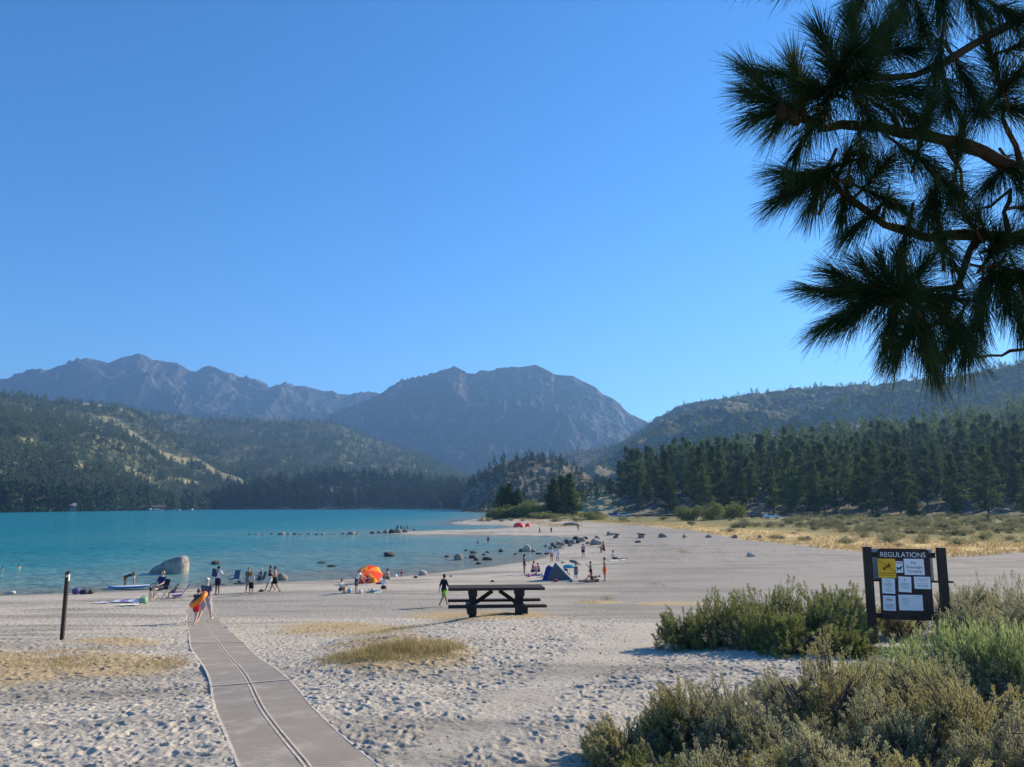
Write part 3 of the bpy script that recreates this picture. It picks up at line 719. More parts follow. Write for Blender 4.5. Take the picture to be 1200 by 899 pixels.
# thinner at the left end of the wood, where ground shows between the trunks
ok &= ~((qx < 800) & (rg.random(len(kept)) < .35)); kept = kept[ok]; qx = qx[ok]
zones = ['tall dark pine standing in the dense forest behind the dry field', 'tall dark pine on the rising slope above the front trees']
for n_, p in enumerate(kept[:262]):
    r = math.hypot(p[0], p[1]); h = rg.uniform(13, 27) if r > 372 else rg.choice([rg.uniform(8, 15), rg.uniform(17, 26), rg.uniform(17, 26)]) * (1 + .12 * (r > 420)); z = 0 if n_ < 120 else 1
    pine(p, h, int(rg.integers(8)), rg.random() * 6.28, zones[z], ['pines behind the dry field', 'pines on the slope'][z])
rest = kept[262:]
P6 = scatter(s_B, 660, 1300, .25, 1.0, 5200, 22, lambda P, qx, qy, v, r: r.random(len(P)) < .55 + .6 * fbm(P[:, 0] / 150, P[:, 1] / 150, 3, 14) + .3 * (v < .5))
P7 = scatter(s_F, 640, 735, .10, 1.0, 60, 23, lambda P, qx, qy, v, r: r.random(len(P)) < .5)
wood('hillside_wood', np.vstack([rest, P7]), np.concatenate([rg.uniform(17, 24, len(rest)), rg.uniform(4, 9, len(P7))]), 'pines higher up behind the front trees')
wood('ridge_wood', P6, rg.uniform(6, 13, len(P6)) * (1 + .6 * (rg.random(len(P6)) < .15)), 'scattered conifers on the granite ridge')
def at(px, py, dy=0):
    p = ground(px, py); return p
for px, py, top, k, lab in [(728, 601, 541, 2, 'tall dark pine at the open end of the forest, beside the parked silver car'), (743, 601, 528, 0, 'tallest pine at the open end of the forest'),
        (765, 600, 552, 5, 'slim pine beside the tallest pine at the forest end'), (786, 600, 560, 4, 'thin pine with bare lower trunk behind the willow bushes'), (822, 601, 540, 1, 'pine rising behind the three round willow bushes'),
        (716, 600, 560, 3, 'shorter bushy pine at the tip of the forest'), (847, 600, 545, 7, 'pine beside the last willow bush'), (875, 601, 535, 0, 'pine standing just beyond the white parked car'), (935, 601, 548, 3, 'broad pine to the side of the white parked car'),
        (648, 604, 562, 6, 'dark broad conifer standing in front on the wooded point'), (668, 604, 556, 3, 'taller dark conifer on the wooded point'), (658, 603, 558, 2, 'dark conifer between its two neighbours on the wooded point'),
        (597, 588, 567, 1, 'small conifer on the tip of the point above the green bank'), (588, 589, 571, 6, 'low conifer at the outer end of the point'), (607, 590, 573, 0, 'small conifer behind the round bank bush')]:
    p = ground(px, py); y = p[1]
    if py < 600: p = np.array([(px - 600) / F * 300, 296, -3.6]); p[2] = gz(p[0], p[1])
    dpt = depth(p); h = (proj(p)[1] - top) * dpt / F / 1.0
    pine(p, h, k, rg.random() * 6, lab, squash=1.15 if px < 700 else 1.0, M=BROAD[k % 3] if px < 700 else None)
SMALL_PINE = mesh_np('crown', *conifer(777, 6.0, .34, .03, .7, .1)[1], PINE2)
SMALL_TRUNK = mesh_np('trunk', *conifer(777, 6.0, .34, .03, .7, .1)[0], BARK)
for px, py, top, lab in [(1072, 608, 584, 'bright green young pine standing alone at the forest edge'), (1028, 607, 595, 'very small young pine beside the forest edge'), (992, 606, 598, 'low green sapling pine in the field'), (1158, 612, 604, 'tiny sapling in the green scrub')]:
    p = ground(px, py); h = (py - top) * depth(p) / F
    t = empty('young_pine', p, rg.random() * 6, lab, 'tree'); t.scale = (h / 6,) * 3; link('trunk', SMALL_TRUNK, t); link('crown', SMALL_PINE, t)
# ------------------------------------------------------------------ round bushes, scrub
def blob_bush(seed, n, leaf, up_=.5, lumps=9):
    rng = np.random.default_rng(seed); C = rng.normal(0, .42, (lumps, 3)); C[:, 2] = rng.uniform(.12, .62, lumps); rr = rng.uniform(.28, .55, lumps)
    C[:, :2] *= (.95 / max(1, np.abs(C[:, :2]).max()))
    k = rng.integers(lumps, size=n); d = unit(rng.normal(size=(n, 3))); rad = rr[k] * (rng.random(n) ** .33) * (1 + .12 * rng.normal(size=n))
    P = C[k] + d * rad[:, None]; P = P[P[:, 2] > 0]; n = len(P)
    D = unit(P - np.array([0, 0, .1]) + rng.normal(0, .5, (n, 3)) + np.array([0, 0, up_]))
    v, q = leaves(P, D, leaf * rng.uniform(.6, 1.4, n), leaf * .42, rng)
    S = [([(0, 0, -.05), c * np.array([.5, .5, .5]), c], (.03, .02, .01)) for c in C]
    return (v, q), tubes_np(S, 4)
WB = [blob_bush(40 + k, 3600, .10) for k in range(3)]; WBM = [(mesh_np('foliage', *a, WILLOW), mesh_np('stem', *b, BARK2)) for a, b in WB]
SB = [blob_bush(60 + k, 750, .17, .9) for k in range(5)]; SBM = [mesh_np('scrub_bush', *join([a, b]), SAGE) for a, b in SB]
def bush(px, py, w, h, k, lab, meshes=WBM, cat='bush', group=None, name='willow_bush', p=None):
    p = ground(px, py) if p is None else p; s = depth(p) / F
    t = empty(name, p, rg.random() * 6, lab, cat, group); t.scale = (w * s * .5, w * s * .5, h * s)
    link('foliage', meshes[k][0], t); link('stem', meshes[k][1], t); return t
bush(807, 610, 36, 20, 0, 'darker round willow bush, first of the three beside the field track')
bush(833, 610, 34, 20, 1, 'middle round willow bush with pale green crown')
bush(858, 608, 38, 19, 2, 'broad pale green willow bush nearest to the parked white car')
def on_point(px, y): x = (px - 600) / F * y; return np.array([x, y, gz(x, y)])
for px, y, w, h, k, lab in [(600, 285, 58, 17, 0, 'large rounded green bush on the bank at the tip of the point'), (622, 275, 46, 14, 1, 'low spreading green bush beside the large bank bush'),
        (580, 292, 26, 9, 2, 'low bush trailing down to the water at the point'), (640, 262, 44, 9, 0, 'low grey green bush in front of the dark conifers'), (690, 250, 40, 9, 1, 'olive bush on the slope beside the dark conifers'),
        (617, 290, 40, 20, 2, 'tall green bush behind the low spreading bank bush')]:
    bush(px, 0, w, h, k, lab, p=on_point(px, y))
# scrub in the field: each clump an object, the smallest beyond as one mass
cl = []
for _ in range(1500):
    px = rg.uniform(560, 1215); py = 605 + 46 * rg.random() ** 1.5
    lo = np.interp(px, [560, 690, 760, 800, 870, 930, 1000, 1080, 1130, 1200, 1400], [606, 611, 615, 617, 628, 634, 639, 643, 645, 641, 640])
    if px < 690: py = rg.uniform(604, 612); lo = 613
    if py > lo or (py > lo - 16 and rg.random() < .82): continue
    if (abs(px - 898) < 24 and py < 616) or (682 < px < 745 and py < 611): continue
    cl.append((px, py))
print('scrub', len(cl))
cl.sort(key=lambda c: -c[1]); big = cl[:280]; small = cl[280:]
for px, py in big:
    p = ground(px, py); s = depth(p) / F; o = link('scrub_bush', SBM[rg.integers(5)]); w = rg.uniform(.55, 1.25) * (1 + .5 * (py < 620)); h = w * rg.uniform(.55, .95)
    o.location = p; o.rotation_euler = (0, 0, rg.random() * 6); o.scale = (w, w, h)
    tag(o, 'small grey green sagebrush clump growing in the dry field', 'bush', 'sagebrush clumps in the dry field')
parts = []
for px, py in small:
    p = ground(px, py); v, q = SB[rg.integers(5)][0]; w = rg.uniform(.7, 1.6); parts.append((v[:len(v) // 2 * 1][:len(v) // 8 * 4] * np.array([w, w, w * .8]) + p, q[:len(v) // 8]))
if parts:
    o = link('field_scrub', mesh_np('field_scrub', *join(parts), SAGE)); tag(o, 'low scrub covering the far field', kind='stuff')
# dry grass in the field and at its edge
def grass_obj(name, P, h, w, mat, label, seed=0, lean=.35):
    rng = np.random.default_rng(seed); n = len(P)
    D = np.stack([rng.normal(0, lean, n), rng.normal(0, lean, n), np.ones(n)], 1)
    V, Q = leaves(P, D, h, w, rng, .12); o = link(name, mesh_np(name, V, Q, mat)); return tag(o, label, kind='stuff')
# ------------------------------------------------------------------ sagebrush close to the viewer
SAGE1 = leafy('near sage leaves', (.32, .315, .165), (.50, .475, .27), .38, .7, .12, 5)
SAGE2 = leafy('near sage leaves green', (.15, .18, .05), (.31, .32, .11), .38, .65, .12, 5)
SAGE3 = leafy('near sage leaves olive', (.33, .30, .115), (.50, .45, .205), .38, .7, .12, 5)
RABBIT = leafy('rabbitbrush stalks', (.24, .31, .11), (.42, .47, .19), .40, .6, .1, 4)
TWIG = mottled('sage wood', (.20, .165, .14), (.09, .075, .065), 30, .95, .5, .004, .1)
def sagebrush(seed, w, h, n_tw, leaf=.024, per=46, tuft=.16, shape=.5, dry=.08):
    """a bush of many leafy shoots: forked woody stems, shoots up and out to an uneven dome, narrow leaves along each shoot"""
    rng = np.random.default_rng(seed); lum = 7
    lx = rng.uniform(-.62, .62, (lum, 2)); lh = rng.uniform(.65, 1.0, lum); lr = rng.uniform(.35, .6, lum)
    P = []; D = []; L = []; segs = []
    mains = []
    for k in range(11):
        a = rng.random() * 2 * PI; e = rng.uniform(.25, .8); b0 = np.array([rng.normal(0, .06) * w, rng.normal(0, .06) * w, -.05])
        c = np.array([math.cos(a) * e * w * .5, math.sin(a) * e * w * .5, h * rng.uniform(.45, .7)])
        m = (b0 + c) / 2 + rng.normal(0, .05, 3) * w; mains.append((b0, m, c)); segs.append(([b0, m, c], (.022, .016, .009)))
    for _ in range(n_tw):
        k = rng.integers(lum); a = rng.random() * 2 * PI; rr = lr[k] * math.sqrt(rng.random())
        x, y = lx[k, 0] + rr * math.cos(a), lx[k, 1] + rr * math.sin(a); q = (rr / lr[k])
        q2 = math.hypot(x, y)
        if q2 > 1.02: x, y = x / q2, y / q2; q2 = 1
        top = np.array([x * w * .5, y * w * .5, h * max(.12, lh[k] * (1 - .6 * q ** 2.2) * (1 - .35 * q2 ** 3)) * rng.uniform(.62, 1.12)])
        mm = min(mains, key=lambda m: np.sum((m[2] - top) ** 2)); base = mm[1] * .4 + mm[2] * .6 if rng.random() < .7 else mm[1]
        out = unit(np.array([x, y, .9 + .5 * rng.random()]) + rng.normal(0, .22, 3))
        lt = tuft * rng.uniform(.7, 1.5) * (h / 1.0) ** .3; b0 = top - out * lt
        if rng.random() < .55: segs.append(([base, (base + b0) / 2 + rng.normal(0, .02, 3), b0, top], (.007, .005, .004, .0015)))
        else: segs.append(([b0, top], (.003, .0012)))
        if rng.random() < dry: continue
        n = int(per * rng.uniform(.7, 1.3)); t = rng.random(n) ** .8
        az = rng.random(n) * 2 * PI; e1 = unit(np.cross(out, [0.3, .5, .8])); e2 = np.cross(out, e1)
        rad = e1 * np.cos(az)[:, None] + e2 * np.sin(az)[:, None]
        # short side shoots make the outline feathery
        P.append(b0 + out * lt * t[:, None] + rad * (rng.random(n) ** 1.5 * .22 * lt * (1.15 - t))[:, None]); D.append(unit(out * .75 + rad * rng.uniform(.3, 1.0, n)[:, None] + np.array([0, 0, .25])))
    P = np.vstack(P); D = np.vstack(D); n = len(P)
    return leaves(P, D, leaf * rng.uniform(.6, 1.5, n), leaf * .30, rng, .08), tubes_np(segs, 4)
def shrub(name, px, py, w, h, seed, mat, label, n_tw=420, leaf=.024, per=46, tuft=.16, cat='shrub', p=None, group=None, sy=1.0, dry=.08):
    lv, st = sagebrush(seed, w, h, n_tw, leaf, per, tuft, dry=dry)
    p = ground(px, py) if p is None else p; p = np.array(p); p[2] = gz(p[0], p[1]) - .03
    t = empty(name, p, rg.random() * 6 if sy == 1 else 0, label, cat, group); t.scale = (1, sy, 1)
    link('foliage', mesh_np('foliage', *lv, mat), t); link('stem', mesh_np('stem', *st, TWIG), t); return t
def xy(px, y): x = (px - 600) / F * (y * CP - 2.4 * SP); return np.array([x, y, gz(x, y)])
# the dark spreading clump on the sand, in front of the notice board
for px, y, w, h, sd, lab in [(842, 14.6, 1.85, 1.06, 1, 'rounded green sagebrush at the sandy end of the clump'), (905, 14.9, 2.1, 1.22, 2, 'tallest dark green sagebrush in the clump on the sand'), (962, 14.2, 2.0, 1.14, 3, 'dark green sagebrush with bare twigs low in front of the clump'),
        (880, 13.7, 1.8, .80, 4, 'low green sagebrush along the front of the clump'), (800, 14.3, 1.1, .74, 5, 'small low sagebrush at the tip of the clump'), (935, 13.3, 1.6, .72, 6, 'low sagebrush above the shaded sand'), (985, 15.9, 1.7, 1.12, 7, 'green sagebrush beside the post of the notice board'), (985, 13.2, 1.1, .55, 23, 'low sagebrush joining the clump to the board')]:
    shrub('sagebrush', 0, 0, w, h, sd, SAGE2, lab, int(330 * w), .034, 40, .17, p=xy(px, y))
# behind and beside the board
for px, y, w, h, sd, lab in [(1120, 16.2, 2.0, 1.22, 8, 'grey green sagebrush growing behind the board'), (1175, 16.4, 2.1, 1.28, 9, 'broad sagebrush beyond the tall green stalks'), (1060, 16.0, 1.6, .8, 10, 'sagebrush seen between the posts of the board'),
        (1150, 14.2, 1.7, .95, 11, 'sagebrush beside the board post'), (1215, 14.8, 1.9, 1.15, 12, 'sagebrush at the edge of the view beyond the stalks')]:
    shrub('sagebrush', 0, 0, w, h, sd, SAGE1, lab, int(300 * w), .032, 38, .16, p=xy(px, y))
# nearest row
for px, y, w, h, sd, m, lab in [(738, 7.0, .85, .50, 13, SAGE3, 'low yellowish sagebrush spilling onto the sand'), (802, 7.4, 1.05, .80, 14, SAGE3, 'olive sagebrush with upright feathery shoots'), (775, 6.3, .8, .42, 15, SAGE2, 'short dark sagebrush tucked under the olive one'),
        (868, 7.1, 1.3, .80, 16, SAGE1, 'grey green sagebrush with a soft even crown'), (850, 6.0, 1.2, .60, 17, SAGE1, 'pale sagebrush in the front row of the scrub'), (978, 7.6, 1.4, 1.16, 18, SAGE3, 'tall sagebrush with bare dark forked stems showing'),
        (990, 6.0, 1.2, .68, 19, SAGE1, 'grey sagebrush at the foot of the forked one'), (1066, 6.8, 1.3, .90, 20, SAGE1, 'greyish sagebrush with dead twigs between two taller ones'), (1150, 6.9, 1.45, 1.08, 21, SAGE3, 'large olive sagebrush beside the frame edge'), (1105, 5.7, 1.1, .62, 22, SAGE3, 'low yellow green sagebrush in front of the large olive one'),
        (1215, 6.1, 1.2, .85, 24, SAGE1, 'sagebrush cut off by the edge of the view'), (935, 9.0, 1.2, .58, 25, SAGE1, 'green sagebrush between the front row and the sand'), (1035, 9.2, 1.5, .66, 26, SAGE1, 'pale sagebrush behind the forked one'), (1190, 9.0, 1.6, .92, 27, SAGE1, 'sagebrush around the feet of the tall stalks'),
        (925, 6.6, 1.2, .76, 28, SAGE1, 'silvery sagebrush filling the gap beside the forked one'), (915, 5.7, 1.1, .52, 29, SAGE3, 'low straw tipped sagebrush in front of the silvery one'), (1030, 5.5, 1.0, .55, 30, SAGE1, 'small silvery sagebrush at the lower edge of the view'), (845, 7.9, 1.0, .58, 31, SAGE1, 'silvery sagebrush behind the olive feathery one'),
        (728, 6.2, .65, .32, 32, SAGE1, 'low grey sagebrush at the sandy end of the front row'), (800, 5.8, 1.1, .50, 33, SAGE3, 'low olive sagebrush at the lower edge of the view'), (1100, 8.0, 1.4, .92, 34, SAGE1, 'silvery sagebrush under the tallest stalks'), (960, 8.4, 1.0, .60, 35, SAGE1, 'sagebrush half hidden behind the forked one')]:
    shrub('sagebrush', 0, 0, w, h * .86, sd, m, lab, int(360 * w), .021, 58, .15, p=xy(px, y), dry=.16 if sd in (18, 20) else .07)
# rabbitbrush: tall feathery green stalks
def stalks(seed, n, w, h):
    rng = np.random.default_rng(seed); P = []; D = []; segs = []
    for _ in range(n):
        b = np.array([rng.normal(0, .16) * w, rng.normal(0, .16) * w, -.03]); a = rng.random() * 2 * PI
        tip = b + np.array([math.cos(a) * rng.uniform(.05, .4) * w, math.sin(a) * rng.uniform(.05, .4) * w, h * rng.uniform(.6, 1.05)])
        mid = (b + tip) / 2 + np.array([0, 0, .06 * h]) - (tip - b) * np.array([.12, .12, 0]); segs.append(([b, mid, tip], (.004, .003, .001)))
        k = 60; t = .25 + .75 * rng.random(k); q = (1 - t)[:, None] ** 2 * b + 2 * (t * (1 - t))[:, None] * mid + (t ** 2)[:, None] * tip
        d = unit(tip - b); P.append(q); D.append(unit(d * 2.2 + rng.normal(0, .42, (k, 3)) + np.array([0, 0, .2])))
    P = np.vstack(P); D = np.vstack(D)
    return leaves(P, D, .075 * rng.uniform(.6, 1.4, len(P)), .008, rng, .1), tubes_np(segs, 4)
for px, y, n, w, h, sd, lab in [(1062, 10.4, 70, .8, .56, 1, 'upright pale green rabbitbrush just below the board'), (1122, 9.6, 120, 1.0, .84, 2, 'tallest bunch of pale green rabbitbrush stalks'), (1165, 9.2, 120, 1.0, .92, 3, 'dense pale green rabbitbrush stalks beside the tallest bunch'),
        (1205, 8.9, 90, .9, .95, 4, 'rabbitbrush stalks with straw tips at the edge of the view'), (1085, 8.8, 70, .8, .58, 5, 'shorter rabbitbrush in front of the tall bunch'), (1022, 9.6, 40, .6, .42, 6, 'thin rabbitbrush beside the forked sagebrush')]:
    lv, st = stalks(sd, n, w, h); p = xy(px, y); t = empty('rabbitbrush', p, 0, lab, 'shrub'); link('foliage', mesh_np('foliage', *lv, RABBIT), t); link('stem', mesh_np('stem', *st, TWIG), t)
# ------------------------------------------------------------------ grass on the sand
GRASSY = leafy('beach grass', (.19, .17, .06), (.46, .37, .17), .35, .7, .05, 1.5)
STRAWM = leafy('straw', (.38, .26, .12), (.56, .42, .21), .3, .8, .05, 2)
def patch_pts(cx, cy, rx, ry, n, seed, pw=.6):
    rng = np.random.default_rng(seed); out = []
    c = ground(cx, cy); a = ground(cx + rx, cy); b = ground(cx, cy - ry); b2 = ground(cx, cy + ry)
    hx = abs(a[0] - c[0]); hy = abs(b[1] - b2[1]) / 2; cyw = (b[1] + b2[1]) / 2
    th = rng.random(n) * 2 * PI; rr = rng.random(n) ** pw * (1 + .25 * np.sin(3 * th + seed) + .12 * np.sin(7 * th))
    x = c[0] + hx * rr * np.cos(th); y = cyw + hy * rr * np.sin(th)
    g = fbm(x * 2.2, y * 2.2, 3, seed) > -.25; x, y = x[g], y[g]
    z, _ = height(x, y); return np.stack([x, y, z - .02], 1), rr[g]
def clumpy(name, specs, mat, label, hmul, wd, seed):
    PP = []; H = []
    for k, (cx, cy, rx, ry, n, h) in enumerate(specs):
        p, r = patch_pts(cx, cy, rx, ry, n, seed + k); PP.append(p); H.append(h * (1 - .6 * np.clip(r, 0, 1) ** 2) * np.random.default_rng(k).uniform(.5, 1.25, len(p)))
    P = np.vstack(PP); keep = ~((P[:, 0] > mat_x(GL, P[:, 1]) - .05) & (P[:, 0] < mat_x(GR, P[:, 1]) + .05)); return grass_obj(name, P[keep], np.concatenate(H)[keep] * hmul, wd, mat, label, seed)
clumpy('beach_grass', [(468, 769, 86, 14, 5200, .25), (40, 783, 95, 15, 4000, .11), (190, 779, 38, 9, 1100, .09), (440, 745, 40, 8, 1500, .13), (520, 727, 60, 4, 700, .08), (690, 706, 20, 3, 500, .12), (770, 686, 14, 3, 400, .14), (712, 703, 10, 2, 200, .25), (801, 648, 8, 2, 700, .35)], GRASSY, 'tufts of green and straw coloured grass on the sand', 1, .009, 300)
clumpy('dry_grass', [(455, 774, 100, 20, 2600, .12), (0, 780, 120, 22, 7500, .10), (190, 777, 55, 12, 2200, .09), (390, 737, 75, 9, 2600, .10), (130, 752, 60, 3, 900, .07), (250, 742, 22, 6, 300, .05), (560, 722, 100, 8, 900, .06), (800, 709, 80, 4, 900, .06), (505, 716, 40, 4, 500, .12)], STRAWM, 'dry straw lying on the sand', 1, .008, 400)
rngf = np.random.default_rng(77); n = 26000; fx = rngf.uniform(560, 1215, n); t_ = rngf.random(n)
lo_ = np.interp(fx, [560, 690, 760, 800, 870, 930, 1000, 1080, 1130, 1200, 1400], [606, 611, 616, 619.5, 632, 638, 645, 652, 652, 647, 645]); fy = 606 + (lo_ + 1.5 - 606) * t_ ** .8
rx_ = (fx - 600) / F; vv_ = (449.5 - fy) / F; tt_ = -4.4 / (SP + vv_ * CP)
for _ in range(5):
    gx_, gy_ = rx_ * tt_, (CP - vv_ * SP) * tt_; zz_, _s = height(gx_, gy_); tt_ = np.clip(zz_ / (SP + vv_ * CP), 40, 500)
gx_, gy_ = rx_ * tt_, (CP - vv_ * SP) * tt_; zz_, _s = height(gx_, gy_); okf = (_s > 3) & ~((np.abs(fx - 898) < 24) & (fy < 615)) & ~((fx > 682) & (fx < 745) & (fy < 610)) & (fbm(gx_ / 3, gy_ / 3, 3, 9) > -.2)
grass_obj('field_grass', np.stack([gx_, gy_, zz_], 1)[okf], rngf.uniform(.15, .5, okf.sum()), .10, STRAWM, 'dry yellow grass of the far field', 8)
# ------------------------------------------------------------------ pine bough over the viewer
BARKD = mottled('bough bark', (.085, .055, .038), (.035, .025, .02), 9, .95, .8, .02, .1)
NEEDLE = leafy('long pine needles', (.015, .040, .017), (.046, .074, .026), .24, .75, .15, 8, .08)
CONE = mottled('pine cone', (.10, .06, .035), (.05, .03, .02), 60, .8, .5, .01)
def wp(px, py, d):
    r = ray(px, py); return Vector(r * d)
tree = empty('pine_tree', (5.56, 4.42, gz(5.56, 4.42)), 0, 'pine tree reaching in from the side with long needled boughs', 'tree')
inv = Matrix.Translation(tree.location).inverted()
def tl(p): return inv @ Vector(p)
b = MB(); zt = tree.location.z
b.tube([(0, 0, -.3), (0, 0, .6), (.05, .03, 2.5), (-.02, .05, 4.5), (.03, 0, 7), (0, 0, 10)], [.36, .29, .25, .21, .15, .06], 14); b.build('trunk', BARK, tree, smooth_=True)
BR = [  # boughs: (pixel x, pixel y, depth in metres), thickness at the thick end
    ([(1700, 330, 4.6), (1420, 262, 4.0), (1300, 232, 3.7), (1200, 203, 3.45), (1152, 177, 3.35), (1105, 161, 3.3), (1057, 153, 3.2), (1010, 147, 3.15), (965, 149, 3.1), (935, 138, 3.1), (918, 128, 3.1)], .040),
    ([(1300, 232, 3.7), (1245, 262, 3.6), (1185, 278, 3.5), (1130, 276, 3.4), (1089, 277, 3.35), (1035, 264, 3.3), (994, 229, 3.25), (962, 206, 3.2)], .034),
    ([(1700, -150, 4.6), (1420, -60, 3.8), (1300, -25, 3.6), (1200, 18, 3.3), (1137, 55, 3.2), (1073, 89, 3.1), (1030, 92, 3.0), (1000, 80, 2.95)], .028),
    ([(1152, 278, 3.4), (1137, 292, 3.4), (1126, 328, 3.35), (1105, 372, 3.3), (1075, 395, 3.25), (1050, 385, 3.2)], .018),
    ([(1124, 337, 3.35), (1089, 340, 3.3), (1040, 355, 3.25), (1000, 365, 3.2)], .013),
    ([(1300, 232, 3.7), (1318, 300, 3.68), (1290, 385, 3.6), (1240, 398, 3.5), (1200, 408, 3.45), (1172, 417, 3.4), (1150, 418, 3.38), (1125, 408, 3.35)], .013),
    ([(1200, 203, 3.45), (1190, 170, 3.4), (1175, 140, 3.35), (1180, 105, 3.3)], .016),
    ([(1185, 278, 3.5), (1178, 250, 3.45), (1183, 223, 3.4), (1160, 240, 3.4), (1135, 250, 3.35)], .013),
    ([(1105, 161, 3.3), (1125, 200, 3.3), (1130, 235, 3.35)], .012),
    ([(1245, 262, 3.6), (1215, 310, 3.5), (1185, 335, 3.45), (1170, 355, 3.4)], .018),
    ([(1035, 264, 3.3), (1038, 240, 3.3), (1043, 215, 3.25)], .010),
    ([(1300, -25, 3.6), (1220, -30, 3.5), (1130, -20, 3.4), (1060, -5, 3.3), (1040, 10, 3.25)], .02),
    ([(1057, 153, 3.2), (1040, 130, 3.1), (1010, 110, 3.0)], .012)]
for pts, th in BR:
    P = [tl(wp(*p)) for p in pts]; n = len(P); Q = []
    rngb = random.Random(len(pts) * 13 + int(pts[0][0]))
    for i in range(n - 1):
        for t in (0, .5): Q.append(P[i].lerp(P[i + 1], t) + Vector((rngb.uniform(-1, 1), rngb.uniform(-1, 1), rngb.uniform(-1, 1))) * .008)
    Q.append(P[-1]); b = MB(); m = len(Q)
    b.tube(Q, [th * (1 - .72 * i / (m - 1)) * (1 + .12 * math.sin(i * 2.3)) for i in range(m)], 9); b.build('branch', BARKD, tree, smooth_=True)
def tuft(px, py, d, dx, dy, dz, n=330, spread=1.0, ln=.168, core=.20, seed=0):
    """a shoot with a brush of long needles; (dx,dy) its direction in the picture plane, dz away from the viewer"""
    rng = np.random.default_rng(seed); c = np.array(tl(wp(px, py, d)))
    ax = unit(np.array([dx, dz, -dy], float)); e1 = unit(np.cross(ax, [.3, .9, .2])); e2 = np.cross(ax, e1)
    t = rng.random(n); az = rng.random(n) * 2 * PI
    opening = (rng.uniform(.15, 1.0, n) * spread) * (1.15 - .6 * t)
    D = unit(ax * np.cos(opening)[:, None] + (e1 * np.cos(az)[:, None] + e2 * np.sin(az)[:, None]) * np.sin(opening)[:, None])
    base = c + ax * (t * core - core * .7)[:, None]
    L = ln * rng.uniform(.72, 1.12, n); droop = np.array([0, 0, -1.]) * (.035 * rng.uniform(.2, 1.5, n))[:, None]
    S = unit(np.cross(D, rng.normal(size=(n, 3)))); W = .00105
    mid = base + D * (L * .55)[:, None] + droop * .25; tip = base + D * L[:, None] + droop
    V = np.stack([base - S * W, base + S * W, mid + S * W, mid - S * W, tip + S * W * .35, tip - S * W * .35], 1).reshape(-1, 3)
    k = np.arange(n)[:, None] * 6; Q = np.vstack([k + [0, 1, 2, 3], k + [3, 2, 4, 5]])
    tw = tubes_np([([c - ax * core, c, c + ax * core * .3], (.007, .006, .004))], 6)
    o = link('needle_tuft', mesh_np('needle_tuft', V, Q, NEEDLE), tree); link('twig', mesh_np('twig', *tw, BARK), o); return o
